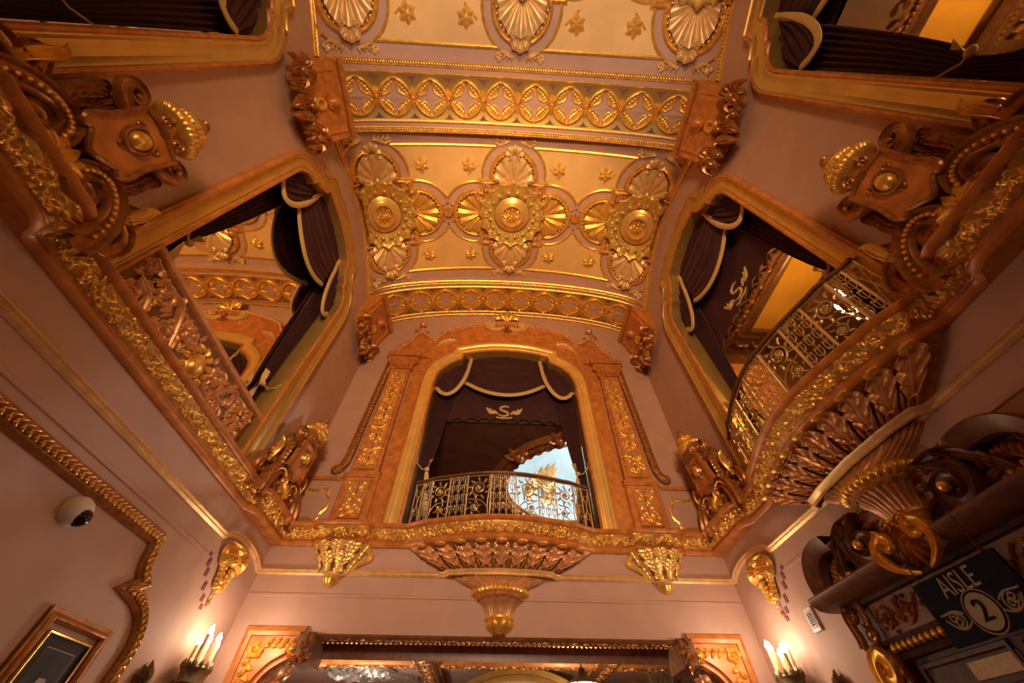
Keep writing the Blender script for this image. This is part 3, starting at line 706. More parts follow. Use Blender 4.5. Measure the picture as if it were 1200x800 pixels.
def railing(wall, c, label, hw=1.72, opening_hw=1.6):
    root = thing('balcony_railing', label, 'railing', wall, c, 3.14, 0, 'gilded iron balcony railings')
    H = .84
    ss = np.linspace(-hw, hw, 200); nn = np.array([bulge(s*1.0) for s in ss])+.10
    arc = np.r_[0, np.cumsum(np.hypot(np.diff(ss), np.diff(nn)))]; tot = arc[-1]
    def mp(V): return np.stack([np.interp(V[:, 0], arc-tot/2, ss), V[:, 1], np.interp(V[:, 0], arc-tot/2, nn)+V[:, 2]], 1)
    line = lambda t, r, k=6: tube(np.c_[np.linspace(-tot/2, tot/2, 90), np.full(90, t), np.zeros(90)], r, k).map(mp)
    l2 = np.linspace(-tot/2, tot/2, 90)
    V = np.stack([np.c_[l2, np.full(90, H+b), np.full(90, a)] for a, b in ((-.045, -.01), (-.05, .02), (-.02, .045), (.02, .045), (.05, .02), (.045, -.01))], 1)
    MB().add(*grid(V, wv=True)).map(mp).build('hand_rail', M['midwood'], root)
    line(H-.035, .012).build('upper_bar', M['iron'], root); line(.03, .014).build('lower_bar', M['iron'], root)
    ends = [-.5, -.455, -.40, -.29, -.19, -.065, .065, .19, .29, .40, .455, .5]
    kinds = ['cross', 'lyre', 'scroll', 'lyre', 'scroll', 'lyre', 'scroll', 'lyre', 'scroll', 'lyre', 'cross']
    for e in ends: box(e*tot-.011, e*tot+.011, 0, H-.02, -.011, .011).map(mp).build('post', M['pale'] if abs(e) > .01 else M['iron'], root, smooth=False)
    for i, kd in enumerate(kinds):
        a, b = ends[i]*tot, ends[i+1]*tot; w = b-a; cx = (a+b)/2; m = MB(); T = lambda P, r=.0105: tube(np.c_[P, np.zeros(len(P))], r, 5, m)
        if kd == 'cross':
            T(np.array([(a+.01, .05), (b-.01, H-.06)])); T(np.array([(b-.01, .05), (a+.01, H-.06)]))
            for y in (.25, .6): T(spiral(cx, y, w*.42, w*.3, 0, 1.0, 18))
        elif kd == 'lyre':
            nb_ = max(2, int(round(w/.11)))
            for j in range(nb_):
                x = a+w*(j+.5)/nb_; d = w/nb_*.46
                T(np.array([(x, .04), (x, H-.05)]), .007)
                for y in (.10, .30, .50, .68):
                    for s in (-1, 1):
                        T(np.vstack([bez((x, y), (x+s*d*.9, y+.02), (x+s*d, y+.10), (x+s*d*.35, y+.15), 7), spiral(x+s*d*.55, y+.13, d*.35, d*.12, PI/2, -s*.8, 7)]), .0065)
                ball((x, .44, 0), .02, 6, 4, m); ball((x, .22, 0), .016, 6, 4, m)
        else:
            r = w*.34; s = 1 if i % 4 == 2 else -1
            cy = .55; T(spiral(cx, cy, r, r*.35, -PI/2, s*1.6, 34), .013); T(spiral(cx+s*w*.16, .19, r*.62, r*.22, PI/2, s*1.5, 26), .011)
            T(bez((cx-s*w*.42, .05), (cx-s*w*.3, .3), (cx-s*w*.5, .5), (cx-s*w*.42, H-.06), 14))
            T(bez((cx+s*w*.42, .35), (cx+s*w*.2, .3), (cx-s*w*.1, .4), (cx-s*w*.40, .15), 14))
            for (x, y, rr) in ((cx, cy, .05), (cx+s*w*.16, .19, .04)):
                for j in range(6): P, wd = petal((x, y), j*PI/3, rr*1.1, rr*.45, .4, 5); vol(P, wd, 1.0, RIDGE, m, .0)
                ball((x, y, .02), rr*.4, 7, 4, m)
            for j in range(9):
                q = j*2*PI/9; P, wd = petal((cx+r*.95*cos(q), cy+r*.95*sin(q)), q+1.1, .12, .02, -1.6, 6); vol(P, wd, 1.0, RIDGE, m, -.004)
            for j in range(6):
                q = j*2*PI/6; P, wd = petal((cx+s*w*.16+r*.58*cos(q), .19+r*.58*sin(q)), q+1.1, .08, .012, -1.6, 6); vol(P, wd, 1.0, RIDGE, m, -.004)
        m.map(mp).build('scrollwork_panel', M['iron'], root, stuff=True)
    return root
railing('back', 0, 'gilded iron railing with a wavy wooden hand rail on the middle balcony')
railing('right', -YC, 'gilded iron railing with a wavy wooden hand rail on the right-hand balcony')

# ================================================================ CEILING MEDALLIONS
def medallion(yb, k, label, grp):
    c0 = np.array([k*SPC, yb, 0]); cw = ceil(c0[None])[0]
    root = tag(empty('ceiling_medallion', cw), label, 'ceiling medallion', grp)
    lim = lambda c: np.abs(c[:, 0]+k*SPC) < UT-.10
    def put(mb, name, mt, par=root, stuff=False, sharp=50, clip=True):
        if clip: mb = keep(mb, lim)
        V, Q, T = mb.arrays()
        if not len(Q)+len(T): return None
        return mb.map(lambda V: ceil(V+c0)-cw).build(name, M[mt], par, stuff=stuff, sharp=sharp)
    put(sweep(INNER, [(-.07, .005), (-.065, .05), (-.035, .085), (0, .07), (.03, .10), (.06, .07), (.07, .005)], True), 'frame_moulding', 'gold')
    # coffer ground inside the frame
    g = np.linspace(-1.7, 1.7, 86); U, V = np.meshgrid(g, g, indexing='ij')
    def insd(c, a=.86, r=.60, d=1.02):
        x, y = np.abs(c[:, 0]), np.abs(c[:, 1])
        return ((x < a) & (y < a)) | (np.hypot(x-d, y) < r) | (np.hypot(x, y-d) < r)
    put(keep(MB().add(*grid(np.stack([U, V, 0*U+.015], -1))), insd), 'ground', 'orange', sharp=None)
    for q in range(4):
        R = np.array([[cos(q*PI/2), -sin(q*PI/2)], [sin(q*PI/2), cos(q*PI/2)]])
        def rot(mb, R=R): return mb.map(lambda V: np.c_[V[:, :2]@R.T, V[:, 2]])
        # fluted shell filling the lobe
        t = np.linspace(-1.95, 1.95, 79); f = np.linspace(.12, 1, 9)
        TT, FF = np.meshgrid(t, f, indexing='ij'); rr = .53*(1-.06*np.abs(np.sin(TT*11/2*1.0)))*FF
        rib_ = np.abs(np.cos(TT*5.65)); h = .03+.13*np.sin(FF*PI*.62)*(.45+.55*rib_)
        cx = 1.02-.20*(1-FF)
        P = np.stack([cx+rr*np.cos(TT)*1.0, rr*np.sin(TT), h], -1)
        put(rot(MB().add(*grid(P))), 'shell', 'gold' if q in (0, 2) else 'pale', sharp=70)
        bd = MB()
        for a in np.linspace(-1.9, 1.9, 21): ball((1.02+.545*cos(a), .545*sin(a), .07), .034, 6, 4, bd)
        put(rot(bd), 'shell_bead', 'gold', stuff=True)
        sv = MB()
        for s in (-1, 1):
            carve(scroll_st(.72, s*.72, .12, PI/4*s, 1.3, .035, 3, s), 1.3, VEIN, .05, sv)
            carve([(spiral(1.0, s*.50, .10, .02, PI*.5*s, 1.2*s), .03)], 1.4, RIDGE, .08, sv)
        put(rot(sv), 'corner_scroll', 'copper', stuff=True)
    # scalloped dish with a ring of carved knobs and a rosette
    a = np.arange(128)*2*PI/128; rows = []
    for r, n in ((.90, .10), (.91, .16), (.86, .20), (.80, .17), (.70, .15), (.60, .13), (.52, .11)):
        w = 1+(.045*np.cos(a*16)+.02*np.cos(a*32))*max(0, (r-.55)/.35); rows.append(np.stack([r*w*np.cos(a), r*w*np.sin(a), n+.02*np.cos(a*16)*(r > .6)], -1))
    put(MB().add(*grid(np.stack(rows, 1), wu=True)), 'scalloped_dish', 'dish', sharp=60)
    put(MB().add(*grid(np.stack([np.stack([r*np.cos(a), r*np.sin(a), 0*a+n], -1) for r, n in ((.50, .10), (.47, .14), (.38, .15), (.33, .19), (.315, .24), (.28, .25), (.255, .22), (.24, .15), (.0, .14))], 1), wu=True)), 'inner_dome', 'frame')
    kb = MB()
    for j in range(16):
        b = j*2*PI/16+PI/16; ball((.63*cos(b), .63*sin(b), .185), .055, 7, 5, kb, (1, 1, .8))
        for e in (-.5, .5): P, w = petal((.70*cos(b+e*.2), .70*sin(b+e*.2)), b+e*1.6, .13, .03, -e*2.4, 6); vol(P, w, 1.4, RIDGE, kb, .15)
    put(kb, 'knob_ring', 'gold', stuff=True)
    rs = MB()
    for n_, r0, L, wd, h0 in ((8, .09, .17, .055, .16), (6, .03, .12, .05, .20)):
        for j in range(n_): b = (j+.5*(n_ == 6))*2*PI/n_; P, w = petal((r0*cos(b), r0*sin(b)), b, L, wd, .25, 7); vol(P, w, 1.0, VEIN, rs, h0)
    ball((0, 0, .23), .06, 8, 5, rs); put(rs, 'rosette', 'gold', stuff=True)
    # crests towards the ribs
    for s in (-1, 1):
        cr = MB(); t = np.linspace(-1.35, 1.35, 41); f = np.linspace(0, 1, 8); TT, FF = np.meshgrid(t, f, indexing='ij')
        rr = .30*FF*(1-.08*np.abs(np.sin(TT*4.5))); h = .05+.16*np.sin(FF*PI*.7)*(.6+.4*np.abs(np.cos(TT*4.5)))
        cr.add(*grid(np.stack([rr*np.sin(TT)*.9, s*(1.52+rr*np.cos(TT)*.95), h], -1)))
        put(cr, 'crest_shell', 'pale', sharp=70)
        sc = MB()
        for e in (-1, 1):
            carve([(spiral(e*.17, s*1.50, .085, .02, PI/2-e*PI/2, -e*s*1.4, 20), .03)], 1.3, RIDGE, .12, sc)
            carve([(bez((e*.12, s*1.86), (e*.3, s*1.86), (e*.35, s*1.72), (e*.46, s*1.80), 12), .05*taper(12, .5, .3, .4)), (spiral(e*.50, s*1.86, .085, .02, PI/2*s, e*s*1.3, 18), .028)], 1.3, VEIN, .02, sc)
            for j in range(4): P, w = petal((e*(.14+.08*j), s*1.84), PI/2*(1+e*.0)+s*0+(-e*(.6+.25*j)) if s > 0 else -PI/2+e*(.6+.25*j), .14, .03, e*.8*s, 6); vol(P, w, 1.2, RIDGE, sc, .02)
        put(sc, 'crest_scroll', 'pale', stuff=True)
    return root
GM = 'quatrefoil medallions of the vaulted ceiling'
for yb, nm in ((YB, 'between the two ribs'), (YB-PER, 'cut by the top edge')):
    for k, pos in ((0, 'middle'), (-1, 'left'), (1, 'right')):
        medallion(yb, k, 'gilded quatrefoil ceiling medallion with shells, %s one of three %s' % (pos, nm), GM)
    for k in (-1, 1):
        c0 = np.array([k*SPC/2, yb, 0]); cw = ceil(c0[None])[0]
        st = tag(empty('ceiling_star', cw), 'small gilded star boss %s of the middle medallion %s' % ('left' if k < 0 else 'right', nm), 'ornament', 'star bosses between the ceiling medallions')
        f = lambda mb: mb.map(lambda V: ceil(V+c0)-cw)
        a = np.arange(16)*2*PI/16; r = np.where(np.arange(16) % 2 == 0, .15, .105)
        f(poly(np.c_[r*np.cos(a), r*np.sin(a)], (), .09, .06)).build('star', M['orange'], st, smooth=False)
        b = MB()
        for j in range(4):
            q = j*PI/2
            for e in (-1, 1): P, w = petal((.20*cos(q+e*.5), .20*sin(q+e*.5)), q+e*.2, .14, .04, e*1.6, 7); vol(P, w, 1.3, VEIN, b, .01)
            ball((.29*cos(q), .29*sin(q), .05), .04, 6, 4, b)
        f(b).build('leaf_ring', M['copper'], st, stuff=True)

# ================================================================ RIB CONSOLES
def hb(name, mb, mt, par, f=None, **k): return (mb if f is None else mb.map(f)).build(name, M[mt], par, **k)
def leafcluster(m, c, r, n=7, h=1.2, up0=0.0, seed=0):
    rg = random.Random(seed)
    for j in range(n):
        a = up0+j*2*PI/n+rg.uniform(-.2, .2); P, w = petal((c[0]+r*.12*cos(a), c[1]+r*.12*sin(a)), a, r, r*.26, rg.choice((-1.3, 1.3)), 7)
        vol(P, w, h, VEIN, m, c[2], rise=.25*r*np.sin(np.linspace(0, PI, 7)))
    ball((c[0], c[1], c[2]+r*.3), r*.3, 8, 5, m)
def console(label):
    root = thing('rib_console', label, 'bracket', 'left', .96, 7.86, 0, 'orange carved consoles under the ends of the ceiling ribs')
    # sloped block: local X along the wall, Y up, Z out
    def face(V): return np.stack([V[:, 0], V[:, 1], V[:, 2]+.10+.36*np.clip(V[:, 1]/1.15, 0, 1.1)], 1)
    out = [(-.58, 0), (-.66, .25), (-.66, 1.15), (.66, 1.15), (.66, .25), (.58, 0), (.25, -.12), (-.25, -.12)]
    b = poly(out, (), 0); n = len(out); F = face(np.c_[np.array(out), np.zeros(n)]); Bk = F*[1, 1, 0]
    b.map(face); b.add(np.vstack([F, Bk]), [(i, (i+1) % n, n+(i+1) % n, n+i) for i in range(n)]); b.build('block', M['orange'], root, smooth=False)
    hb('top_moulding', sweep([(-.70, 1.16), (.70, 1.16)], [(-.07, 0), (-.06, .05), (-.02, .03), (.03, .07), (.07, .05), (.07, 0)]), 'orange', root, lambda V: V*[1, 1, 1]+[0, 0, .47])
    hb('panel_moulding', sweep([(-.52, .22), (-.52, 1.0), (.52, 1.0), (.52, .22), (.25, .08), (-.25, .08)][::-1], [(-.025, 0), (-.01, .03), (.02, .02), (.03, 0)], True), 'orange', root, face)
    hb('acorn_boss', lathe([(0, .17), (.05, .16), (.085, .11), (.10, .06), (.13, .05), (.13, .03), (.10, 0)], 18, ax='n'), 'orange', root, lambda V: face(V*[1, 1.15, 1]+[0, .74, 0]))
    hb('ring', lathe([(.07, 0), (.075, .05), (.10, .065), (.125, .05), (.13, 0)], 20, ax='n'), 'gold', root, lambda V: face(V*[.85, 1.1, 1]+[0, .42, 0]))
    for s in (-1, 1):
        m = MB(); leafcluster(m, (s*.52, .04, .04), .31, 9, 1.5, seed=3)
        m2 = MB(); leafcluster(m2, (s*.33, -.12, .05), .21, 8, 1.5, seed=5)
        hb('leaf_cluster', m.join(m2), 'bronze', root, face, stuff=True)
    m = MB()
    for s in (-1, 1):
        carve(scroll_st(s*.12, .12, .12, PI/2, 1.2, .045, 3, s), 1.5, VEIN, .04, m)
        for j in range(3): P, w = petal((s*.04, -.1-.12*j), -PI/2+s*(.9-.15*j), (.32-.03*j), .085, -s*1.4, 8); vol(P, w, 1.5, VEIN, m, .06, rise=.07*np.sin(np.linspace(0, PI, 8)))
    P, w = petal((0, .1), -PI/2, .72, .10, 0, 10); vol(P, w, 1.2, VEIN, m, .05); ball((0, .06, .14), .075, 8, 5, m, (.8, 1, 1)); ball((0, -.28, .12), .06, 8, 5, m)
    hb('pendant_leaf', m, 'bronze', root, face, stuff=True)
    return root
cn = console('orange carved console under the near rib on the left wall, by the upper window')
RBY = (.96, 6.33)
dup(cn, wpos('right', -RBY[0], 7.86), (PI/2, 0, RZ['right']), 'orange carved console under the near rib on the right wall, by the upper window')
dup(cn, wpos('left', RBY[1], 7.86), (PI/2, 0, RZ['left']), 'orange carved console under the far rib in the left back corner')
dup(cn, wpos('right', -RBY[1], 7.86), (PI/2, 0, RZ['right']), 'orange carved console under the far rib in the right back corner')

# ================================================================ WALL CARTOUCHES on the cornice
def tilt(z0, n0, ang):                          # lean a mesh forward about a horizontal axis
    c, s = cos(ang), sin(ang)
    return lambda V: np.stack([V[:, 0], z0+(V[:, 1]-z0)*c+(V[:, 2]-n0)*s*0-(V[:, 2]-n0)*s, n0+(V[:, 2]-n0)*c+(V[:, 1]-z0)*s], 1)
def cartouche(label):
    root = thing('wall_cartouche', label, 'cartouche', 'left', .82, 2.95, .12, 'carved cartouches with shields standing on the gold cornice')
    tl = tilt(.3, .15, .10)
    body = [(-.52, .15), (-.60, .35), (-.42, .55), (-.34, .8), (-.30, 1.15), (-.2, 1.28), (.2, 1.28), (.30, 1.15), (.34, .8), (.42, .55), (.60, .35), (.52, .15)]
    hb('back_plate', poly(body, (), .06, .16), 'brown', root, smooth=False)
    sh = smooth([(-.235, 1.12), (0, 1.16), (.235, 1.12)], 8).tolist()+smooth([(.235, 1.12), (.225, .8), (.255, .60), (.22, .52), (.16, .545), (.10, .50), (0, .44), (-.10, .50), (-.16, .545), (-.22, .52), (-.255, .60), (-.225, .8), (-.235, 1.12)], 60)[1:-1].tolist()
    hb('shield', poly(sh, (), .26, .12), 'orange', root, tl, smooth=False)
    hb('shield_rim', sweep(np.array(sh)[::-1], [(-.03, .255), (-.028, .285), (-.01, .30), (.012, .285), (.015, .25)], True), 'bronze', root, tl)
    ov = lambda V: tl(V*[.86, 1.08, 1]+[0, .88, .26])
    hb('oval_boss', lathe([(0, .085), (.05, .08), (.085, .055), (.10, .02), (.105, 0)], 24, ax='n'), 'gold', root, ov)
    hb('boss_ring', lathe([(.11, 0), (.115, .03), (.135, .035), (.15, .012), (.155, 0)], 24, ax='n'), 'bronze', root, ov)
    m = MB()
    for x, y in ((0, .725), (-.11, .98), (.11, .98)): vol(spiral(x, y, .035, .03, 0, 1, 14), .014, 1.2, RIDGE, m, .262)
    hb('boss_ear', m, 'bronze', root, tl, stuff=True)
    # crown: collar of leaves, two gadrooned rings and a bud
    tc = tilt(1.2, .22, .22)
    cr = lambda V: tc(V*[1, 1, .85]+[0, 0, .24])
    m = MB(); P0 = lathe([(.14, 1.14), (.19, 1.20), (.17, 1.28), (.15, 1.34)], 28, 7, .12); m.join(P0)
    for s in (-1, 1): carve([(spiral(s*.10, 1.24, .07, .015, PI/2, -s*1.4, 18), .022)], 1.5, RIDGE, .16, m)
    hb('leaf_collar', m, 'bronze', root, cr, stuff=True)
    hb('gadroon_disc', lathe([(.14, 1.31), (.24, 1.345), (.275, 1.40), (.245, 1.455), (.15, 1.48)], 96, 30, .0, amps=[.05, .08, .12, .10, .05]), 'gold', root, cr, sharp=60)
    hb('gadroon_disc', lathe([(.14, 1.475), (.195, 1.505), (.205, 1.55), (.165, 1.60), (.09, 1.625)], 72, 22, .0, amps=[.05, .08, .12, .10, .05]), 'gold', root, cr, sharp=60)
    hb('bud', lathe([(.09, 1.61), (.105, 1.65), (.08, 1.71), (.05, 1.74), (.06, 1.76), (.03, 1.80), (0, 1.82)], 24, 8, .10), 'bronze', root, cr)
    # moulded C and S scrolls
    def scroll(pts, wd, name='moulded_scroll', mt='bronze', h=1.5, n0=.05, pr=FILLET):
        for s in (-1, 1):
            P = np.asarray(pts)*[s, 1]; q = vol(P, wd, h, pr, None, n0); r = min(wd[-1] if hasattr(wd, '__len__') else wd, .05)
            ball((P[-1][0], P[-1][1], n0+r*1.6), r*1.5, 8, 5, q); hb(name, q, mt, root)
    S1 = np.vstack([bez((.60, -.12), (.66, .42), (.14, .66), (.12, .26), 18), spiral(.255, .25, .135, .04, PI, 1.1, 20)[1:]])
    scroll(S1, np.r_[np.linspace(.10, .085, 18), np.linspace(.085, .035, len(S1)-18)], n0=.15, h=1.5)
    for s in (-1, 1):
        q = MB()
        for i in range(2, 17): ball((s*S1[i, 0], S1[i, 1], .15+.095), .022, 6, 4, q)
        hb('bead_inlay', q, 'gold', root, stuff=True)
    S2 = np.vstack([bez((.26, .62), (.38, .44), (.50, .56), (.62, .46), 10), spiral(.66, .255, .205, .04, PI/2, -1.75, 30)[1:]])
    scroll(S2, np.r_[np.linspace(.03, .08, 10), np.linspace(.08, .032, len(S2)-10)], n0=.04, h=1.5)
    S3 = np.vstack([bez((.30, .45), (.5, .45), (.55, .62), (.62, .66), 10), spiral(.63, .60, .07, .02, PI/2, -1.0, 14)[1:]])
    scroll(S3, np.r_[np.linspace(.05, .05, 10), np.linspace(.05, .02, len(S3)-10)], n0=.08)
    scroll(np.vstack([bez((.20, 1.00), (.32, 1.00), (.46, 1.10), (.43, 1.20), 8), spiral(.33, 1.19, .10, .022, 0, 1.4, 18)[1:]]), np.r_[np.linspace(.06, .055, 8), np.linspace(.055, .022, 17)], name='volute', n0=.20)
    # leafy garlands down the sides, flame leaves at the outside, cresting curls below the volutes
    for s in (-1, 1):
        for j in range(8):
            y = 1.08-.07*j; x = s*(.36-.02*sin(j)); P, w = petal((x, y), -PI/2+s*(.8-.1*j), .23, .062, -s*1.5, 8); hb('garland_leaf', vol(P, w, 1.5, VEIN, None, .10+.05*sin(j*.5)), 'bronze', root)
            P, w = petal((x-s*.04, y), -PI/2-s*.5, .17, .05, s*1.2, 7); hb('garland_leaf', vol(P, w, 1.5, VEIN, None, .12), 'bronze', root)
        m = MB()
        for j in range(26):
            x, y = s*random.uniform(.08, .55), random.uniform(.34, .58); ball((x, y, .09), random.uniform(.02, .035), 6, 4, m)
        for j in range(8): P, w = petal((s*random.uniform(.1, .5), random.uniform(.05, .55)), random.uniform(0, 6.3), .15, .035, random.uniform(-1.5, 1.5), 6); vol(P, w, 1.3, VEIN, m, .07)
        hb('grape_filling', m, 'bronze', root, stuff=True)
        m = MB(); L = bez((s*.60, .42), (s*.70, .60), (s*.56, .78), (s*.70, .86), 14); vol(L, .065*taper(14, .5, .4, .05), 1.5, VEIN, m, .06, rise=.10*np.sin(np.linspace(0, PI/2, 14)))
        hb('flame_leaf', m, 'gold', root)
        m = MB()
        for j in range(3): vol(np.vstack([bez((s*(.50+.06*j), .05), (s*(.60+.06*j), .0), (s*(.70+.03*j), .06+.04*j), (s*(.70+.03*j), .10+.05*j), 8), spiral(s*(.675+.03*j), .105+.05*j, .028, .008, 0, s*.8, 8)]), .022, 1.4, RIDGE, m, .04)
        hb('curl_fringe', m, 'bronze', root, stuff=True)
    for j in range(5): P, w = petal((0, .10), PI/2+(j-2)*.36, .30, .06, (j-2)*.3, 8); hb('palmette_leaf', vol(P, w, 1.3, VEIN, None, .22), 'gold', root)
    return root
ct = cartouche('large dark bronze cartouche with shield near the left edge, below the upper left window')
dup(ct, wpos('right', -.82, 2.95, .12), (PI/2, 0, RZ['right']), 'large dark bronze cartouche with shield near the right edge, below the upper right window')
dup(ct, wpos('left', 6.05, 3.05, .05), (PI/2, 0, RZ['left']), 'carved cartouche at the left back corner beside the mirrored opening')
dup(ct, wpos('right', -6.05, 3.05, .05), (PI/2, 0, RZ['right']), 'carved cartouche at the right back corner beside the balcony opening')

# ================================================================ MIDDLE AEDICULE: pilasters, pediment, corbels
def pilaster(s, label):
    root = thing('pilaster', label, 'pilaster', 'back', s*2.85, 3.14, .012, 'gilded pilasters flanking the middle opening')
    e = s                                           # outer side
    box(-.34, .36 if 0 else .34, 0, .92, 0, .14, .015).build('pedestal', M['orange'], root, smooth=False)
    sweep([(-.37, .96), (.37, .96)], [(-.05, 0), (-.04, .15), (0, .19), (.035, .20), (.05, .17), (.05, 0)]).build('pedestal_cap', M['orange'], root)
    def panel(x0, x1, y0, y1, n, name, seed):
        fr = sweep([(x0, y0), (x1, y0), (x1, y1), (x0, y1)], [(-.03, n), (-.02, n+.03), (.01, n+.02), (.015, n)], True); fr.build('panel_bead', M['orange'], root)
        poly([(x0, y0), (x1, y0), (x1, y1), (x0, y1)], (), n+.004).build('panel_ground', M['copper'], root, smooth=False)
        random.seed(seed); w = (x1-x0)/2; cx = (x0+x1)/2; h = y1-y0; st = []; nsec = max(1, int(round(h/.62)))
        for k in range(nsec):
            b = y0+h*k/nsec; q = h/nsec
            st += [(np.c_[np.full(6, 0), np.linspace(b+.03, b+q-.03, 6)], .012+.008*np.sin(np.linspace(0, PI, 6)))]
            for i, (yy_, r, a0) in enumerate(((.28, .34, 0), (.70, .26, -.6))):
                st += scroll_st(w*.5, b+q*yy_, w*r*1.15, a0+PI, 1.25, .026, 5, 1 if i == 0 else -1)
            for a in (.3, .75, 1.2): st.append(petal((0, b+q*.06), PI/2-a, q*.2, .024, .7, 6))
            for j in range(16): st.append(petal((random.uniform(.02, w*.85), b+q*random.uniform(.04, .96)), random.uniform(0, 6.3), .10, .026, random.uniform(-1, 1), 6))
        m = MB(); carve(st+mirx(st), 1.0, VEIN, n+.005, m)
        for k in range(nsec): ball((0, y0+h*(k+.52)/nsec, n+.03), .032, 7, 4, m, (1, 1.3, .8))
        for j in range(5): P, wd = petal((0, y0+.03), PI/2+(j-2)*.45, .16, .03, 0, 6); vol(P, wd, 1.2, VEIN, m, n+.012)
        m.map(lambda V: V+np.array([cx, 0, 0])).build(name, M['gold'], root, stuff=True)
    panel(-.20, .20, .10, .84, .14, 'pedestal_relief', 3)
    taperf = lambda V: np.stack([V[:, 0]*(1-.12*np.clip((V[:, 1]-1)/3.2, 0, 1)), V[:, 1], V[:, 2]], 1)
    box(-.29, .29, 1.02, 4.15, 0, .12, .015).map(taperf).build('shaft', M['orange'], root, smooth=False)
    panel(-.20, .20, 1.12, 4.05, .12, 'shaft_relief', 11)
    # capital and entablature block
    box(-.31, .31, 4.16, 4.48, 0, .15, .02).build('capital_block', M['orange'], root, smooth=False)
    m = MB()
    for q in (-1, 1):
        carve([(spiral(q*.30, 4.42, .11, .02, PI/2, -q*1.5, 24), .03)], 1.6, FILLET, .13, m)
        for j in range(3): P, w = petal((q*(.06+.09*j), 4.18), PI/2-q*.15*j, .22, .05, -q*.3, 7); vol(P, w, 1.2, VEIN, m, .15)
    m.build('capital_volute', M['orange'], root, stuff=True)
    for a, b, n in ((-.40, 4.52, .20), (-.46, 4.66, .26)): sweep([(a, b), (-a, b)], [(-.05, 0), (-.05, n-.05), (0, n), (.05, n), (.06, n-.03), (.06, 0)]).build('entablature_moulding', M['orange'], root)
    # flat inner strip beside the frame, and the carved chain on the outer edge
    box(-e*.63 if e > 0 else .31, -e*.31 if e > 0 else .63, 0, 4.68, 0, .05, .01).build('inner_strip', M['orange'], root, smooth=False) if e > 0 else box(.31, .63, 0, 4.68, 0, .05, .01).build('inner_strip', M['orange'], root, smooth=False)
    C = smooth([(.62, 1.06), (.50, 1.16), (.45, 1.4), (.43, 2.2), (.40, 3.2), (.37, 4.0), (.36, 4.45)], 60); m = MB()
    vol(C*[e, 1], .055, 1.0, RIDGE, m, .03)
    for i in range(0, len(C)-1):
        for q in (-1, 1): P, w = petal(C[i]*[e, 1], PI/2-q*1.0, .15, .040, q*1.3, 6); vol(P, w, 1.4, RIDGE, m, .05)
    vol(spiral(e*.60, 1.14, .09, .02, -PI/2, e*1.3, 20), .03, 1.4, FILLET, m, .03)
    m.build('side_garland', M['bronze'], root, stuff=True)
    # carved gold corbel block on the cornice below
    return root
pilaster(-1, 'gilded pilaster with carved scroll panels left of the middle opening')
pilaster(1, 'gilded pilaster with carved scroll panels right of the middle opening')

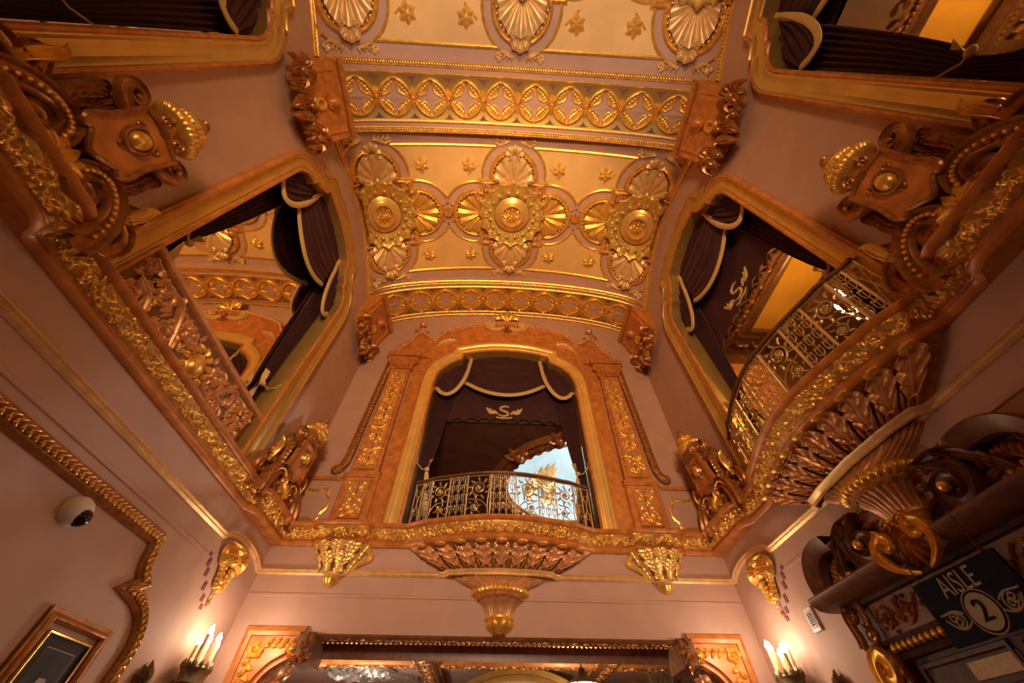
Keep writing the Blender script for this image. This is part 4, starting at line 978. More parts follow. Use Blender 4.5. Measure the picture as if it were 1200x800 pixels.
def pediment():
    root = thing('arched_pediment', 'orange arched pediment with rope crest and shell over the middle opening', 'pediment', 'back', 0, 7.9, .012)
    H = [(3.15, .08), (3.02, .30), (2.85, .55), (2.72, .95), (2.58, 1.05), (2.42, .90), (2.25, .78), (2.08, .80), (1.95, .98), (1.82, 1.18), (1.45, 1.38), (1.0, 1.55), (.6, 1.68), (.3, 1.74), (0, 1.76)]
    hl = smooth(H, 70); top = np.vstack([hl, (hl*[-1, 1])[-2::-1]])
    wp = np.array(winpath(CENT)); N = pathn(wp); inn = (wp+N*.35)-[0, 7.9]; inn = inn[inn[:, 1] > -.95]
    out = [tuple(p) for p in top]+[(-3.15, -.05), (-2.24, -.05), (-2.24, -.9)]+[tuple(p) for p in inn]+[(2.24, -.9), (2.24, -.05), (3.15, -.05)]
    poly(out, (), .06, .06).build('board', M['orange'], root, smooth=False)
    sweep(top[::-1], [(-.05, .05), (-.05, .08), (-.02, .10), (.01, .085), (.015, .05)]).build('edge_moulding', M['orange'], root)
    m = MB(); arc = np.r_[0, np.cumsum(np.linalg.norm(np.diff(top, axis=0), axis=1))]
    for l in np.arange(.02, arc[-1], .075):
        x, y = np.interp(l, arc, top[:, 0]), np.interp(l, arc, top[:, 1]); ball((x, y+.02, .11), .055, 7, 5, m, (1.0, .85, 1))
    m.build('rope_crest', M['copper'], root, stuff=True)
    for s in (-1, 1):
        m = MB()
        for x, y, r, a0, t in ((2.55, 1.12, .12, 0, 1.4), (1.92, 1.10, .10, PI/2, -1.3), (3.0, .42, .10, 0, 1.2)):
            carve([(spiral(s*x, y, r, r*.2, a0 if s > 0 else PI-a0, s*t, 20), .035)], 1.5, VEIN, .07, m)
        for j in range(5): P, w = petal((s*2.62, 1.10), PI/2+(j-2)*.5, .26, .055, (j-2)*.4, 7); vol(P, w, 1.3, VEIN, m, .09)
        ball((s*2.62, 1.42, .14), .11, 9, 6, m); ball((s*2.62, 1.58, .13), .07, 7, 4, m)
        m.build('corner_finial', M['copper'], root, stuff=True)
        m = MB(); vol(bez((s*1.55, .72), (s*1.75, .80), (s*1.95, .62), (s*2.08, .38), 14), .06*taper(14, .3, .4, .1), 1.4, VEIN, m, .06); vol(spiral(s*1.58, .80, .07, .015, -PI/2, -s*1.2, 16), .022, 1.4, RIDGE, m, .06)
        m.build('shoulder_leaf', M['pale'], root)
    m = MB()
    for s in (-1, 1): vol(np.vstack([bez((s*.05, 1.52), (s*.25, 1.26), (s*.60, 1.36), (s*.66, 1.62), 12), spiral(s*.50, 1.60, .16, .04, 0 if s > 0 else PI, s*1.3, 18)[1:]]), .06, 1.5, FILLET, m, .07)
    m.build('crest_volute', M['pale'], root, stuff=True)
    t = np.linspace(-1.9, 1.9, 61); f = np.linspace(.05, 1, 8); TT, FF = np.meshgrid(t, f, indexing='ij')
    rr = .40*FF*(1-.1*np.abs(np.sin(TT*4.5))); h = .12+.18*np.sin(FF*PI*.65)*(.6+.4*np.abs(np.cos(TT*4.5)))
    MB().add(*grid(np.stack([rr*np.sin(TT), 1.78+rr*np.cos(TT), h], -1))).build('crest_shell', M['gold'], root, sharp=70)
    m = MB(); ball((0, 1.50, .15), .09, 9, 6, m)
    for j in range(5): P, w = petal((0, 1.45), -PI/2+(j-2)*.5, .20, .05, 0, 6); vol(P, w, 1.2, VEIN, m, .08)
    m.build('crest_drop', M['bronze'], root, stuff=True)
pediment()

def corbel(s, label):
    root = thing('leaf_corbel', label, 'corbel', 'back', s*2.80, 2.16, .012, 'gilded leaf corbels under the pilasters')
    a = np.linspace(0, PI, 33)
    def hl(pr, sx=1.0, sn=.55): pr = np.asarray(pr); return MB().add(*grid(np.stack([pr[None, :, 0]*np.cos(a)[:, None]*sx, np.broadcast_to(pr[None, :, 1], (33, len(pr))), pr[None, :, 0]*np.sin(a)[:, None]*sn], -1)))
    hl([(.44, .66), (.40, .60), (.37, .50), (.30, .40), (.22, .32), (.15, .24), (.12, .21)]).build('core', M['bronze'], root)
    hl([(.12, .22), (.155, .20), (.15, .17), (.16, .155), (.12, .14)], 1, .8).build('ring_moulding', M['pale'], root)
    lathe([(.12, .15), (.14, .11), (.11, .05), (.05, .01), (0, 0)], 25, 10, .10, 0, PI).build('acorn', M['gold'], root)
    st = acanthus(.30, .17, 4)
    for tier, (r0, y0, r1, y1, nn, L) in enumerate(((.37, .42, .50, .66, 5, .30), (.24, .20, .42, .50, 4, .30))):
        for j in range(nn):
            b = PI*(j+.5)/nn; m = MB().add(*leafsurf(.30, .22, 4, 31, 15))
            def f(V, b=b, r0=r0, y0=y0, r1=r1, y1=y1):
                v = np.clip(V[:, 1]/.30, 0, 1.05); r = r0+(r1-r0)*v**1.6+V[:, 2]; bb = b+V[:, 0]/.17*PI/nn*.86*(1 if b < 9 else 1)*-1
                return np.stack([r*np.cos(bb), y0+(y1-y0)*v-V[:, 2]*.3, r*np.sin(bb)*.55], 1)
            m.map(f).build('acanthus_leaf', M['frame'], root, sharp=60)
    # gilt tile of the cornice break above is part of the cornice; side scroll towards the opening
    m = MB(); vol(np.vstack([bez((-s*.40, .60), (-s*.55, .55), (-s*.60, .42), (-s*.48, .40), 10), bez((-s*.48, .40), (-s*.34, .36), (-s*.26, .20), (-s*.13, .16), 10)[1:]]), .05*taper(19, .8, .3, .3), 1.3, VEIN, m, .02)
    m.build('side_scroll', M['frame'], root)
    return root
corbel(-1, 'gilded acanthus corbel under the left pilaster of the back wall')
corbel(1, 'gilded acanthus corbel under the right pilaster of the back wall')
def oval_panel(s, label):
    root = thing('oval_wall_panel', label, 'wall panel', 'back', s*3.66, 3.22, 0, 'small framed panels beside the pilasters')
    O = smooth([(-.20, .62), (0, .59), (.20, .62), (.22, .52), (.30, .42), (.30, .25), (.22, .14), (.20, .03), (0, .06), (-.20, .03), (-.22, .14), (-.30, .25), (-.30, .42), (-.22, .52)], 70, True)
    sweep(O[::-1], [(-.035, 0), (-.03, .03), (0, .045), (.02, .03), (.03, 0)], True).build('gilt_frame', M['gold'], root)
    poly(O, (), .012, .012).build('plaster_field', M['wall'], root, smooth=False)
    sweep([(-.38, .86), (.38, .86)], [(-.04, 0), (-.035, .05), (0, .07), (.03, .06), (.04, 0)]).build('top_moulding', M['orange'], root)
oval_panel(-1, 'small pink panel in a curved gold frame left of the left pilaster')
oval_panel(1, 'small pink panel in a curved gold frame right of the right pilaster')

# ================================================================ LOWER ZONE
def text_mesh(txt, size, ext=.004):
    cu = bpy.data.curves.new('lettering', 'FONT'); cu.body = txt; cu.size = size; cu.extrude = ext; cu.align_x = 'CENTER'; cu.align_y = 'CENTER'; cu.resolution_u = 3
    o = bpy.data.objects.new('lettering', cu); COL.objects.link(o); bpy.context.view_layer.update()
    me = bpy.data.meshes.new_from_object(o.evaluated_get(bpy.context.evaluated_depsgraph_get())); bpy.data.objects.remove(o)
    V = np.zeros(len(me.vertices)*3); me.vertices.foreach_get('co', V); V = V.reshape(-1, 3)
    m = MB(); T = []
    me.calc_loop_triangles()
    for t in me.loop_triangles: T.append(tuple(t.vertices))
    return m.add(V, T=T)
# doorcase with broken scroll pediment on the right wall (local X: + is nearer the camera)
dc = thing('carved_doorcase', 'dark carved wooden doorcase with broken scroll pediment on the right wall', 'doorway', 'right', -YC, 0, 0)
dd = dc
box(-1.42, 1.42, -EYE, 1.40, 0, .05).build('back_board', M['wood'], dc, smooth=False)
for e in (-1, 1):
    box(e*1.22-.17, e*1.22+.17, -EYE, .98, .05, .16, .02).build('jamb_post', M['midwood'], dc, smooth=False)
    m = vol(np.vstack([bez((e*1.10, .45), (e*1.40, .45), (e*1.46, .95), (e*1.22, .96), 12), spiral(e*1.24, .83, .13, .03, PI/2, e*1.5, 22)[1:]]), np.r_[np.linspace(.03, .06, 12), np.linspace(.06, .025, 21)], 1.5, FILLET, None, .15)
    m.build('post_volute', M['gold'], dc)
    m = MB()
    for j in range(7): P, w = petal((e*1.22, .45-.1*j), -PI/2+(.5 if j % 2 else -.5), .17, .045, (1 if j % 2 else -1), 7); vol(P, w, 1.2, VEIN, m, .16)
    for j in range(5): ball((e*1.08, .80-.13*j, .15), .045-.003*j, 7, 5, m, (.8, 1.2, 1))
    m.build('post_leaf', M['bronze'], dc, stuff=True)
    # scrolled bracket under the shelf
    m = vol(np.vstack([spiral(e*1.30, 1.30, .075, .02, PI/2, -e*1.3, 18)[::-1], bez((e*1.30, 1.375), (e*1.44, 1.32), (e*1.30, 1.12), (e*1.38, 1.02), 12)]), .035, 1.8, FILLET, None, .14)
    vol(np.vstack([spiral(e*1.18, 1.10, .06, .02, PI/2, e*1.3, 16)[::-1], bez((e*1.18, 1.16), (e*1.08, 1.22), (e*1.18, 1.32), (e*1.12, 1.38), 10)]), .028, 1.6, FILLET, m, .14)
    m.build('shelf_bracket', M['bronze'], dc, stuff=True)
    # hood of the broken pediment and its volutes
    hood = bez((e*1.44, 1.52), (e*1.52, 1.80), (e*1.30, 2.0), (e*.96, 1.93), 20)
    sweep(hood if e < 0 else hood[::-1], [(-.07, .02), (-.07, .20), (-.03, .24), (.02, .27), (.06, .30), (.075, .28), (.075, .02)]).build('pediment_hood', M['midwood'], dc)
    m = MB(); sp_ = np.vstack([bez((e*1.33, 1.60), (e*1.28, 1.82), (e*1.10, 1.86), (e*.98, 1.82), 10)])
    for i in range(0, 10): P, w = petal(sp_[i], math.atan2(-1, -e*.4), .10, .03, 0, 5); vol(P, w, 1.3, RIDGE, m, .10)
    m.build('hood_beading', M['bronze'], dc, stuff=True)
    V1 = np.vstack([bez((e*1.12, 1.56), (e*1.02, 1.72), (e*.98, 1.98), (e*.62, 2.0), 14), spiral(e*.60, 1.76, .235, .035, PI/2, -e*1.9 if 0 else e*-1.9, 40)[1:]])
    vol(V1, np.r_[np.linspace(.035, .075, 14), np.linspace(.075, .025, 39)], 1.7, FILLET, None, .08).build('great_volute', M['midwood'], dc)
    ball((e*.60, 1.76, .20), .05, 9, 6).build('volute_eye', M['gold'], dc)
    m = MB()
    for j in range(12):
        a = j*.5; P, w = petal((e*(.60+.25*cos(a)), 1.76+.25*sin(a)), a+1.0, .15, .04, -1.3, 7); vol(P, w, 1.3, VEIN, m, .05)
    for j in range(8): P, w = petal((e*random.uniform(.75, 1.3), random.uniform(1.55, 1.75)), random.uniform(0, 6), .18, .04, random.uniform(-1.4, 1.4), 7); vol(P, w, 1.3, VEIN, m, .06)
    for j in range(5): ball((e*(.98+.06*j), 1.60+.03*(j % 2), .12), .035, 6, 4, m)
    carve(scroll_st(e*1.10, 1.66, .10, 0, 1.2, .03, 3, int(e)), 1.5, VEIN, .08, m)
    m.build('leaf_filling', M['bronze'], dc, stuff=True)
    vol(np.vstack([spiral(e*.19, 1.58, .07, .02, PI/2, e*1.3, 18)[::-1], bez((e*.19, 1.65), (e*.36, 1.62), (e*.40, 1.40), (e*.06, 1.30), 14)]), np.r_[np.linspace(.02, .04, 18), .045*taper(14, .8, .4, .3)], 1.8, FILLET, None, .30).build('gilt_c_scroll', M['gold'], dc)
for j in range(9): m = MB(); P, w = petal((0, 1.66), -PI/2+(j-4)*.26, .34-.02*abs(j-4), .055, (j-4)*.10, 9); vol(P, w, 1.4, VEIN, m, .24+.01*(j % 2)); m.build('palmette_leaf', M['bronze'], dc)
m = MB()
for s in (-1, 1): carve([(spiral(s*.09, 1.70, .07, .015, PI/2, -s*1.4, 18), .026)], 1.6, FILLET, .26, m)
m.build('palmette_scroll', M['bronze'], dc, stuff=True)
poly([(-1.40, 1.52), (-1.40, 1.75), (-1.0, 1.92), (-.6, 1.98), (-.2, 1.70), (.2, 1.70), (.6, 1.98), (1.0, 1.92), (1.40, 1.75), (1.40, 1.52)], (), .06, .06).build('tympanum', M['wood'], dc, smooth=False)
for a, b in ((-1.56, -.34), (.34, 1.56)): sweep([(b, 1.46), (a, 1.46)][::1] if 0 else [(a, 1.46), (b, 1.46)], [(-.07, .05), (-.07, .20), (-.05, .30), (-.02, .33), (.0, .36), (.05, .38), (.07, .36), (.07, .05)]).build('shelf', M['midwood'], dc)
sweep([(-.34, 1.46), (.34, 1.46)], [(-.07, .05), (-.07, .17), (-.05, .24), (.05, .28), (.07, .26), (.07, .05)]).build('shelf', M['midwood'], dc)
box(-1.10, 1.10, 1.03, 1.34, .05, .11, .01).build('frieze_board', M['midwood'], dc, smooth=False)
random.seed(21); m = carve([(P+[-1.06, 1.05], w) for P, w in rinceau(2.12, .27, 8, .018)], 1.5, VEIN, .11); m.build('frieze_scrolls', M['bronze'], dc, stuff=True)
for y, n in ((1.37, .17), (1.02, .15), (.90, .14)): sweep([(-1.40, y), (1.40, y)], [(-.03, .05), (-.028, n-.02), (0, n), (.025, n-.015), (.03, .05)]).build('cross_moulding', M['wood'], dc)
eg = ball((0, .962, .15), .038, 7, 5, None, (.85, 1, 1)).mesh('egg', M['gold'])
for x in np.arange(-1.02, 1.03, .075): link('egg', eg, dc).location = (x, 0, 0)
# door leaf with panels and brass plate
dl = struct(onwall(box(-1.02, 1.02, -EYE, .86, -.06, .0).build('door_1', M['wood'], smooth=False), 'right', -YC, 0, .06))
for y0, y1 in ((.58, .80), (.05, .50), (-.9, 0)):
    for x0, x1 in ((-.95, -.06), (.06, .95)):
        sweep([(x0, y0), (x1, y0), (x1, y1), (x0, y1)], [(-.03, 0), (-.02, .025), (.01, .02), (.02, 0)], True).build('panel_moulding', M['wood'], dl)
box(-.50, -.02, .64, .76, 0, .012, .004).build('brass_plate', M['brass'], dl, smooth=False)
m = MB()
for j in range(3): box(-.46, -.06, .665+.03*j, .672+.03*j, .012, .014).arrays(); m.join(box(-.46, -.06, .665+.03*j, .672+.03*j, .0, .014))
# hanging AISLE 2 banner
sg = thing('aisle_sign', 'navy hanging sign with gold lettering AISLE 2 before the dark doorcase', 'sign', 'right', -YC, 0, .5)
box(-.06, .74, .76, 1.18, -.012, .012).build('board', M['navy'], sg, smooth=False)
text_mesh('AISLE', .155).map(lambda V: V*[.92, 1.25, 1]+[.33, 1.085, .014]).build('lettering', M['letter'], sg, smooth=False)
lathe([(0, .004), (.115, .004), (.115, 0)], 32, ax='n').map(lambda V: V*[1, 1, 1]+[.35, .895, .013]).build('number_disc', M['letter'], sg, smooth=False)
vol(np.c_[.35+.135*np.cos(np.linspace(0, 2*PI, 40)), .895+.135*np.sin(np.linspace(0, 2*PI, 40))], .005, .6, RIDGE, None, .012).build('disc_ring', M['letter'], sg)
text_mesh('2', .19).map(lambda V: V*[1, 1, 1]+[.35, .895, .022]).build('numeral', M['navy'], sg, smooth=False)
for e in (-1, 1):
    m = MB(); x = .35+e*.225
    carve([(spiral(x, .885, .06, .015, PI/2, e*1.6, 22), .008), (spiral(x+e*.03, .915, .045, .012, 0, -e*1.4, 18), .007), (bez((x-e*.09, .87), (x, .80), (x+e*.07, .86), (x+e*.10, .92), 10), .007), (bez((x-e*.07, .92), (x, .98), (x+e*.06, .94), (x+e*.12, .95), 10), .007)], .6, RIDGE, .012, m)
    m.build('flourish', M['letter'], sg, stuff=True)
for e in (.02, .66): tube([(e, 1.18, 0), (e, 1.46, -.02)], .006, 5).build('hanger', M['wood'], sg)

# sconces: gilt crown baskets with candles, lit
def sconce(side, y, label):
    s = y if side == 'left' else -y
    root = thing('wall_sconce', label, 'wall lamp', side, s, .85, 0, 'candle sconces in the back corners')
    c = .20; k = 40; a = np.arange(k)*2*PI/k
    def el(r, h, fl=0, am=0): q = r*(1+am*np.abs(np.cos(fl*a/2))); return np.stack([q*1.25*np.cos(a), 0*a+h, c+q*.8*np.sin(a)], -1)
    MB().add(*grid(np.stack([el(.02, -.12), el(.09, -.06), el(.15, .02), el(.165, .04), el(.155, .08), el(.17, .14), el(.185, .18, 16, .06), el(.175, .20, 16, .06), el(.14, .19), el(.02, .18)], 1), wu=True)).build('basket', M['tin'], root)
    m = MB()
    for j in range(14):
        b = j*2*PI/14; P, w = petal((0, 0), PI/2, .10, .03, 0, 5); q = vol(P, w, 1.0, VEIN)
        m.join(q, lambda V, b=b: np.stack([(.175+V[:, 2])*1.25*np.cos(b)-V[:, 0]*np.sin(b), .16+V[:, 1], c+(.175+V[:, 2])*.8*np.sin(b)+V[:, 0]*np.cos(b)], 1))
    m.build('crown_leaves', M['tin'], root, stuff=True)
    tube([(0, -.1, 0), (0, -.14, .08), (0, -.10, c)], .02, 6).build('arm', M['tin'], root)
    lathe([(0, .03), (.08, .025), (.12, .01), (.13, 0)], 20, ax='n').map(lambda V: V*[.8, 1.6, 1]+[0, -.12, 0]).build('wall_plate', M['tin'], root)
    for j in range(5):
        b = j*2*PI/5+.3; x, n = .16*cos(b), c+.09*sin(b); h = .40+.05*(j % 3)
        lathe([(.045, .17), (.05, .20), (.035, .22), (.03, .23)], 10).map(lambda V: V+[x, 0, n]).build('candle_cup', M['tin'], root)
        cd = lathe([(.03, .2), (.03, h), (.015, h+.008)], 10).map(lambda V: V+[x, 0, n]).build('candle', M['candle'], root)
        lathe([(.012, h), (.028, h+.025), (.030, h+.045), (.018, h+.075), (.004, h+.105), (0, h+.11)], 9).map(lambda V: V+[x, 0, n]).build('flame_bulb', M['flame'], cd)
    p = wpos(side, s, 1.43, .55)
    lamp('sconce_light', 'POINT', p, SCONCE_W, (1.0, .74, .54), .12)
    return root
SCONCE_W = 21
sconce('left', 6.32, 'lit candle sconce in the left back corner below the gold ornament')
sconce('right', 6.28, 'lit candle sconce in the right back corner below the gold ornament')
def wall_drop(side, y, label):
    s = y if side == 'left' else -y; e = 1 if side == 'left' else -1
    root = thing('gilt_wall_ornament', label, 'ornament', side, s, 1.72, 0, 'gilded drops under the swell of the picture moulding')
    m = MB()
    for j in range(9): b = PI*.5+(j-4)*.48; P, w = petal((0, .50), b, .23, .06, (j-4)*.22, 8); vol(P, w, 1.5, VEIN, m, .02, rise=.05*np.sin(np.linspace(0, PI, 8)))
    for s_ in (-1, 1):
        vol(np.vstack([bez((s_*.06, .64), (s_*.22, .66), (s_*.24, .44), (s_*.12, .36), 12), spiral(s_*.09, .43, .07, .02, -PI/2, s_*1.2, 14)]), np.r_[.035*taper(12, .6, .4, .7), np.linspace(.025, .012, 14)], 1.6, VEIN, m, .03)
        for j in range(4): P, w = petal((s_*.03, .40-.07*j), -PI/2+s_*(1.0-.15*j), .15-.02*j, .042, -s_*1.2, 7); vol(P, w, 1.4, VEIN, m, .02)
    root_m = m
    ball((0, .50, .06), .09, 10, 7, root_m, (.9, 1.1, .8)); 
    root_m.map(lambda V: V*[1.5, 1.0, 1.2]); root_m.build('shell_leaves', M['gold'], root, stuff=True)
    d = MB()
    for j in range(5): ball((0, .22-.055*j, .04), .034-.004*j, 7, 5, d, (1, 1.1, .9))
    P, w = petal((0, .0), -PI/2, .10, .022, .4, 6); vol(P, w, 1.3, RIDGE, d, .02); d.build('husk_drop', M['gold'], root, stuff=True)
wall_drop('left', 6.12, 'gilded shell drop on the left wall below the swell of the moulding')
wall_drop('right', 6.08, 'gilded shell drop on the right wall below the swell of the moulding')
def dashes(side, label):  # dark plates that draw a dashed cast shadow on the wall
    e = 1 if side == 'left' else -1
    root = thing('shadow_dash_row', label, 'shadow_mark', side, 0, 0, 0, 'cast shadow drawn as rows of wall slots')
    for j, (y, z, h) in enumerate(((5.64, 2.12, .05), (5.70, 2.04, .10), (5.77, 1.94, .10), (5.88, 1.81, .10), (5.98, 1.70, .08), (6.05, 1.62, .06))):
        box(e*y-.035, e*y+.035, z-h/2, z+h/2, -.03, .008, .004).build('shadow_dash', M['plum'], root, smooth=False)
dashes('left', 'cast shadow drawn as six small dark slots in the left wall beside the gold drop')
dashes('right', 'cast shadow drawn as six small dark slots in the right wall beside the gold drop')
def leaf_finial(side, y, z, label):
    s = y if side == 'left' else -y
    root = thing('leaf_finial', label, 'ornament', side, s, z-.35, 0, 'gilt leaf finials on the side walls')
    m = MB()
    for j in range(5): P, w = petal((0, .12), PI/2+(j-2)*.42, .22-.03*abs(j-2), .045, (j-2)*.35, 8); vol(P, w, 1.6, VEIN, m, .03)
    for q in (-1, 1): carve([(spiral(q*.07, .08, .055, .012, PI/2, -q*1.3, 16), .02)], 1.5, FILLET, .03, m)
    m.build('leaves', M['tin'], root, stuff=True)
    box(-.05, .05, -.25, .12, 0, .06, .015).build('stem', M['tin'], root, smooth=False)
leaf_finial('left', 5.70, 1.02, 'gilt leaf finial on the left wall in front of the sconce')
leaf_finial('right', 5.62, 1.02, 'gilt leaf finial on the right wall in front of the sconce')
cmx = thing('dome_camera', 'white dome security camera on the dark left wall', 'security camera', 'left', 3.53, 1.66, 0)
lathe([(.0, .11), (.05, .11), (.10, .09), (.125, .05), (.13, 0)], 28, ax='n').build('housing', M['white'], cmx)
ball((.04, -.04, .075), .078, 16, 10).build('lens_dome', M['black'], cmx)
th_ = thing('wall_thermostat', 'small white wall box with grey grille right of the back corner', 'thermostat', 'right', -5.55, 1.48, 0)
box(-.085, .085, -.13, .13, 0, .03, .01).build('case', M['white'], th_, smooth=False)
box(-.055, .055, -.09, .09, .03, .036, .003).build('grille', M['grey'], th_, smooth=False)
for j in range(6): box(-.04, .04, -.06+.022*j, -.05+.022*j, .036, .040).build('louvre', M['black'], th_, smooth=False)
pf = thing('framed_portrait', 'dark portrait print in a gold frame at the bottom left corner', 'picture', 'left', 4.47, .50, 0)
FP = [(-.34, -.5), (.34, -.5), (.34, .5), (-.34, .5)]
sweep(FP, [(-.08, .015), (-.075, .03), (-.045, .025), (-.01, .05), (.0, .055), (.015, .04), (.02, 0)], True).build('frame', M['bronze'], pf)
sweep([(-.27, -.43), (.27, -.43), (.27, .43), (-.27, .43)], [(-.012, .02), (0, .035), (.012, .03)], True).build('gilt_slip', M['gold'], pf)
m = MB()
for y in np.arange(-.32, .33, .028): ball((y, .505, .03), .012, 5, 3, m)
m.build('beaded_edge', M['bronze'], pf, stuff=True)
poly([(-.27, -.43), (.27, -.43), (.27, .43), (-.27, .43)], (), .014, .012).build('mount', M['matb'], pf, smooth=False)
poly([(-.175, -.34), (.175, -.34), (.175, .34), (-.175, .34)], (), .017, .003).build('print_border', M['letter'], pf, smooth=False)
pp = poly([(-.168, -.333), (.168, -.333), (.168, .333), (-.168, .333)], (), .0185, .002).build('portrait_print', M['photo'], pf, smooth=False)
t_ = np.linspace(0, 2*PI, 24, endpoint=False)
poly(np.c_[.055*np.cos(t_)+.01, .08*np.sin(t_)+.10], (), .020, .001).build('printed_face', M['skin'], pp, smooth=False)
poly([(-.15, -.333), (-.13, -.1), (-.04, -.01), (.06, -.01), (.14, -.1), (.15, -.333)], (), .0195, .001).build('printed_coat', M['black'], pp, smooth=False)
poly([(-.05, .12), (-.045, .19), (.01, .205), (.065, .19), (.07, .12), (.05, .155), (-.03, .155)], (), .0205, .001).build('printed_hair', M['photo'], pp, smooth=False)

# ================================================================ LOBBY OPENING under the middle balcony
fr = struct(empty('trim_%d' % ntrim, wpos('back', 0, 0), (PI/2, 0, 0))); ntrim += 1
sweep([(-3.74, -EYE), (-3.74, 1.60), (-2.9, 1.60)], [(-.08, 0), (-.075, .06), (-.03, .08), (.03, .05), (.05, .02), (.05, 0)]).build('corner_frame', M['orange'], fr)
sweep([(2.9, 1.60), (3.74, 1.60), (3.74, -EYE)], [(-.08, 0), (-.075, .06), (-.03, .08), (.03, .05), (.05, .02), (.05, 0)]).build('corner_frame', M['orange'], fr)
def spandrel(e, label):
    root = thing('carved_spandrel', label, 'ornament', 'back', e*3.3, .5, .012, 'carved corner spandrels of the lobby opening')
    x = lambda v: e*(v-3.3)
    A = [(3.66, -.6), (3.66, 1.02), (2.92, 1.02), (2.92, .80), (3.0, .74), (3.2, .62), (3.34, .42), (3.40, .2), (3.40, -.6)]
    poly([(x(a), b) for a, b in A], (), .02, .03).build('panel', M['orange'], root, smooth=False)
    arc = np.array([(x(a), b) for a, b in ((3.44, -.6), (3.44, .2), (3.38, .44), (3.24, .65), (3.03, .78), (2.9, .82))]); arc = smooth(arc, 40)
    vol(arc, .055, 1.3, FILLET, None, .02).build('arch_moulding', M['orange'], root)
    m = MB(); P = smooth([(x(3.40), -.2), (x(3.34), .2), (x(3.22), .45), (x(3.02), .62)], 24)
    for i in range(0, len(P)-2, 2): q, w = petal(P[i], math.atan2(*(P[i+1]-P[i])[::-1])+(.3 if i % 4 else -.3), .20, .05, .3, 7); vol(q, w, 1.4, VEIN, m, -.10)
    vol(P, .085*taper(len(P), .4, .4, .5), 1.0, FILLET, m, -.10)
    ball((x(3.02), .60, 0), .07, 9, 6, m); m.build('garland_roll', M['copper'], root, stuff=True)
    m = MB()
    carve(scroll_st(x(3.53), .87, .11, 0, 1.3, .034, 5, e), 1.6, VEIN, .02, m)
    for j in range(18): q, w = petal((x(3.54+.01*sin(j*2)), .76-.055*j), -PI/2+(.6 if j % 2 else -.6), .13, .036, (1 if j % 2 else -1), 6); vol(q, w, 1.5, VEIN, m, .02)
    for j in range(9): q, w = petal((x(3.44-.052*j), .925), (PI if e > 0 else 0)+(.5 if j % 2 else -.5), .12, .032, .8, 6); vol(q, w, 1.5, VEIN, m, .02)
    m.build('gilt_leaves', M['gold'], root, stuff=True)
    m = MB()
    for j in range(6): q, w = petal((x(2.98), .86), j*PI/3, .12, .04, .6, 6); vol(q, w, 1.5, VEIN, m, .05)
    ball((x(2.98), .86, .09), .05, 8, 5, m); m.build('gilt_boss', M['gold'], root, stuff=True)
    box(min(x(2.96), x(2.72)), max(x(2.96), x(2.72)), .72, 1.07, -.5, .10, .03).build('bracket_block', M['midwood'], root, smooth=False)
    m = MB()
    for j in range(12): q, w = petal((x(2.84+random.uniform(-.07, .07)), .74+.25*random.random()), random.uniform(0, 6), .12, .03, 1, 6); vol(q, w, 1.5, VEIN, m, .10)
    m.build('block_carving', M['bronze'], root, stuff=True)
spandrel(-1, 'carved and gilded corner spandrel at the left end of the lobby opening')
spandrel(1, 'carved and gilded corner spandrel at the right end of the lobby opening')
lt = thing('carved_lintel', 'dark carved lintel across the lobby opening below the middle balcony', 'lintel', 'back', 0, 1.56, 0)
# underside pieces: local Z runs out of the wall, so negative Z goes into the lobby
sweep([(2.86, 0), (-2.86, 0)], [(0, .03), (.03, .05), (.06, .03), (.02, -.0), (.02, -.30), (.0, -.33), (-.03, -.36), (-.0, -.40), (.05, -.43), (.10, -.50), (.2, -.50)][::1]).map(lambda V: V*[1, -1, 1] if 0 else V).build('soffit_moulding', M['midwood'], lt)
random.seed(5); st = rinceau(5.6, .26, 24, .014); m = carve(st, 1.6, VEIN); m.map(lambda V: np.stack([V[:, 0]-2.8, -.02-V[:, 2], -.02-V[:, 1]], 1)).build('soffit_carving', M['bronze'], lt, stuff=True)
m = MB()
for x in np.arange(-2.8, 2.81, .075): ball((x, -.012, -.31), .036, 6, 4, m)
m.build('egg_row', M['gold'], lt, stuff=True)
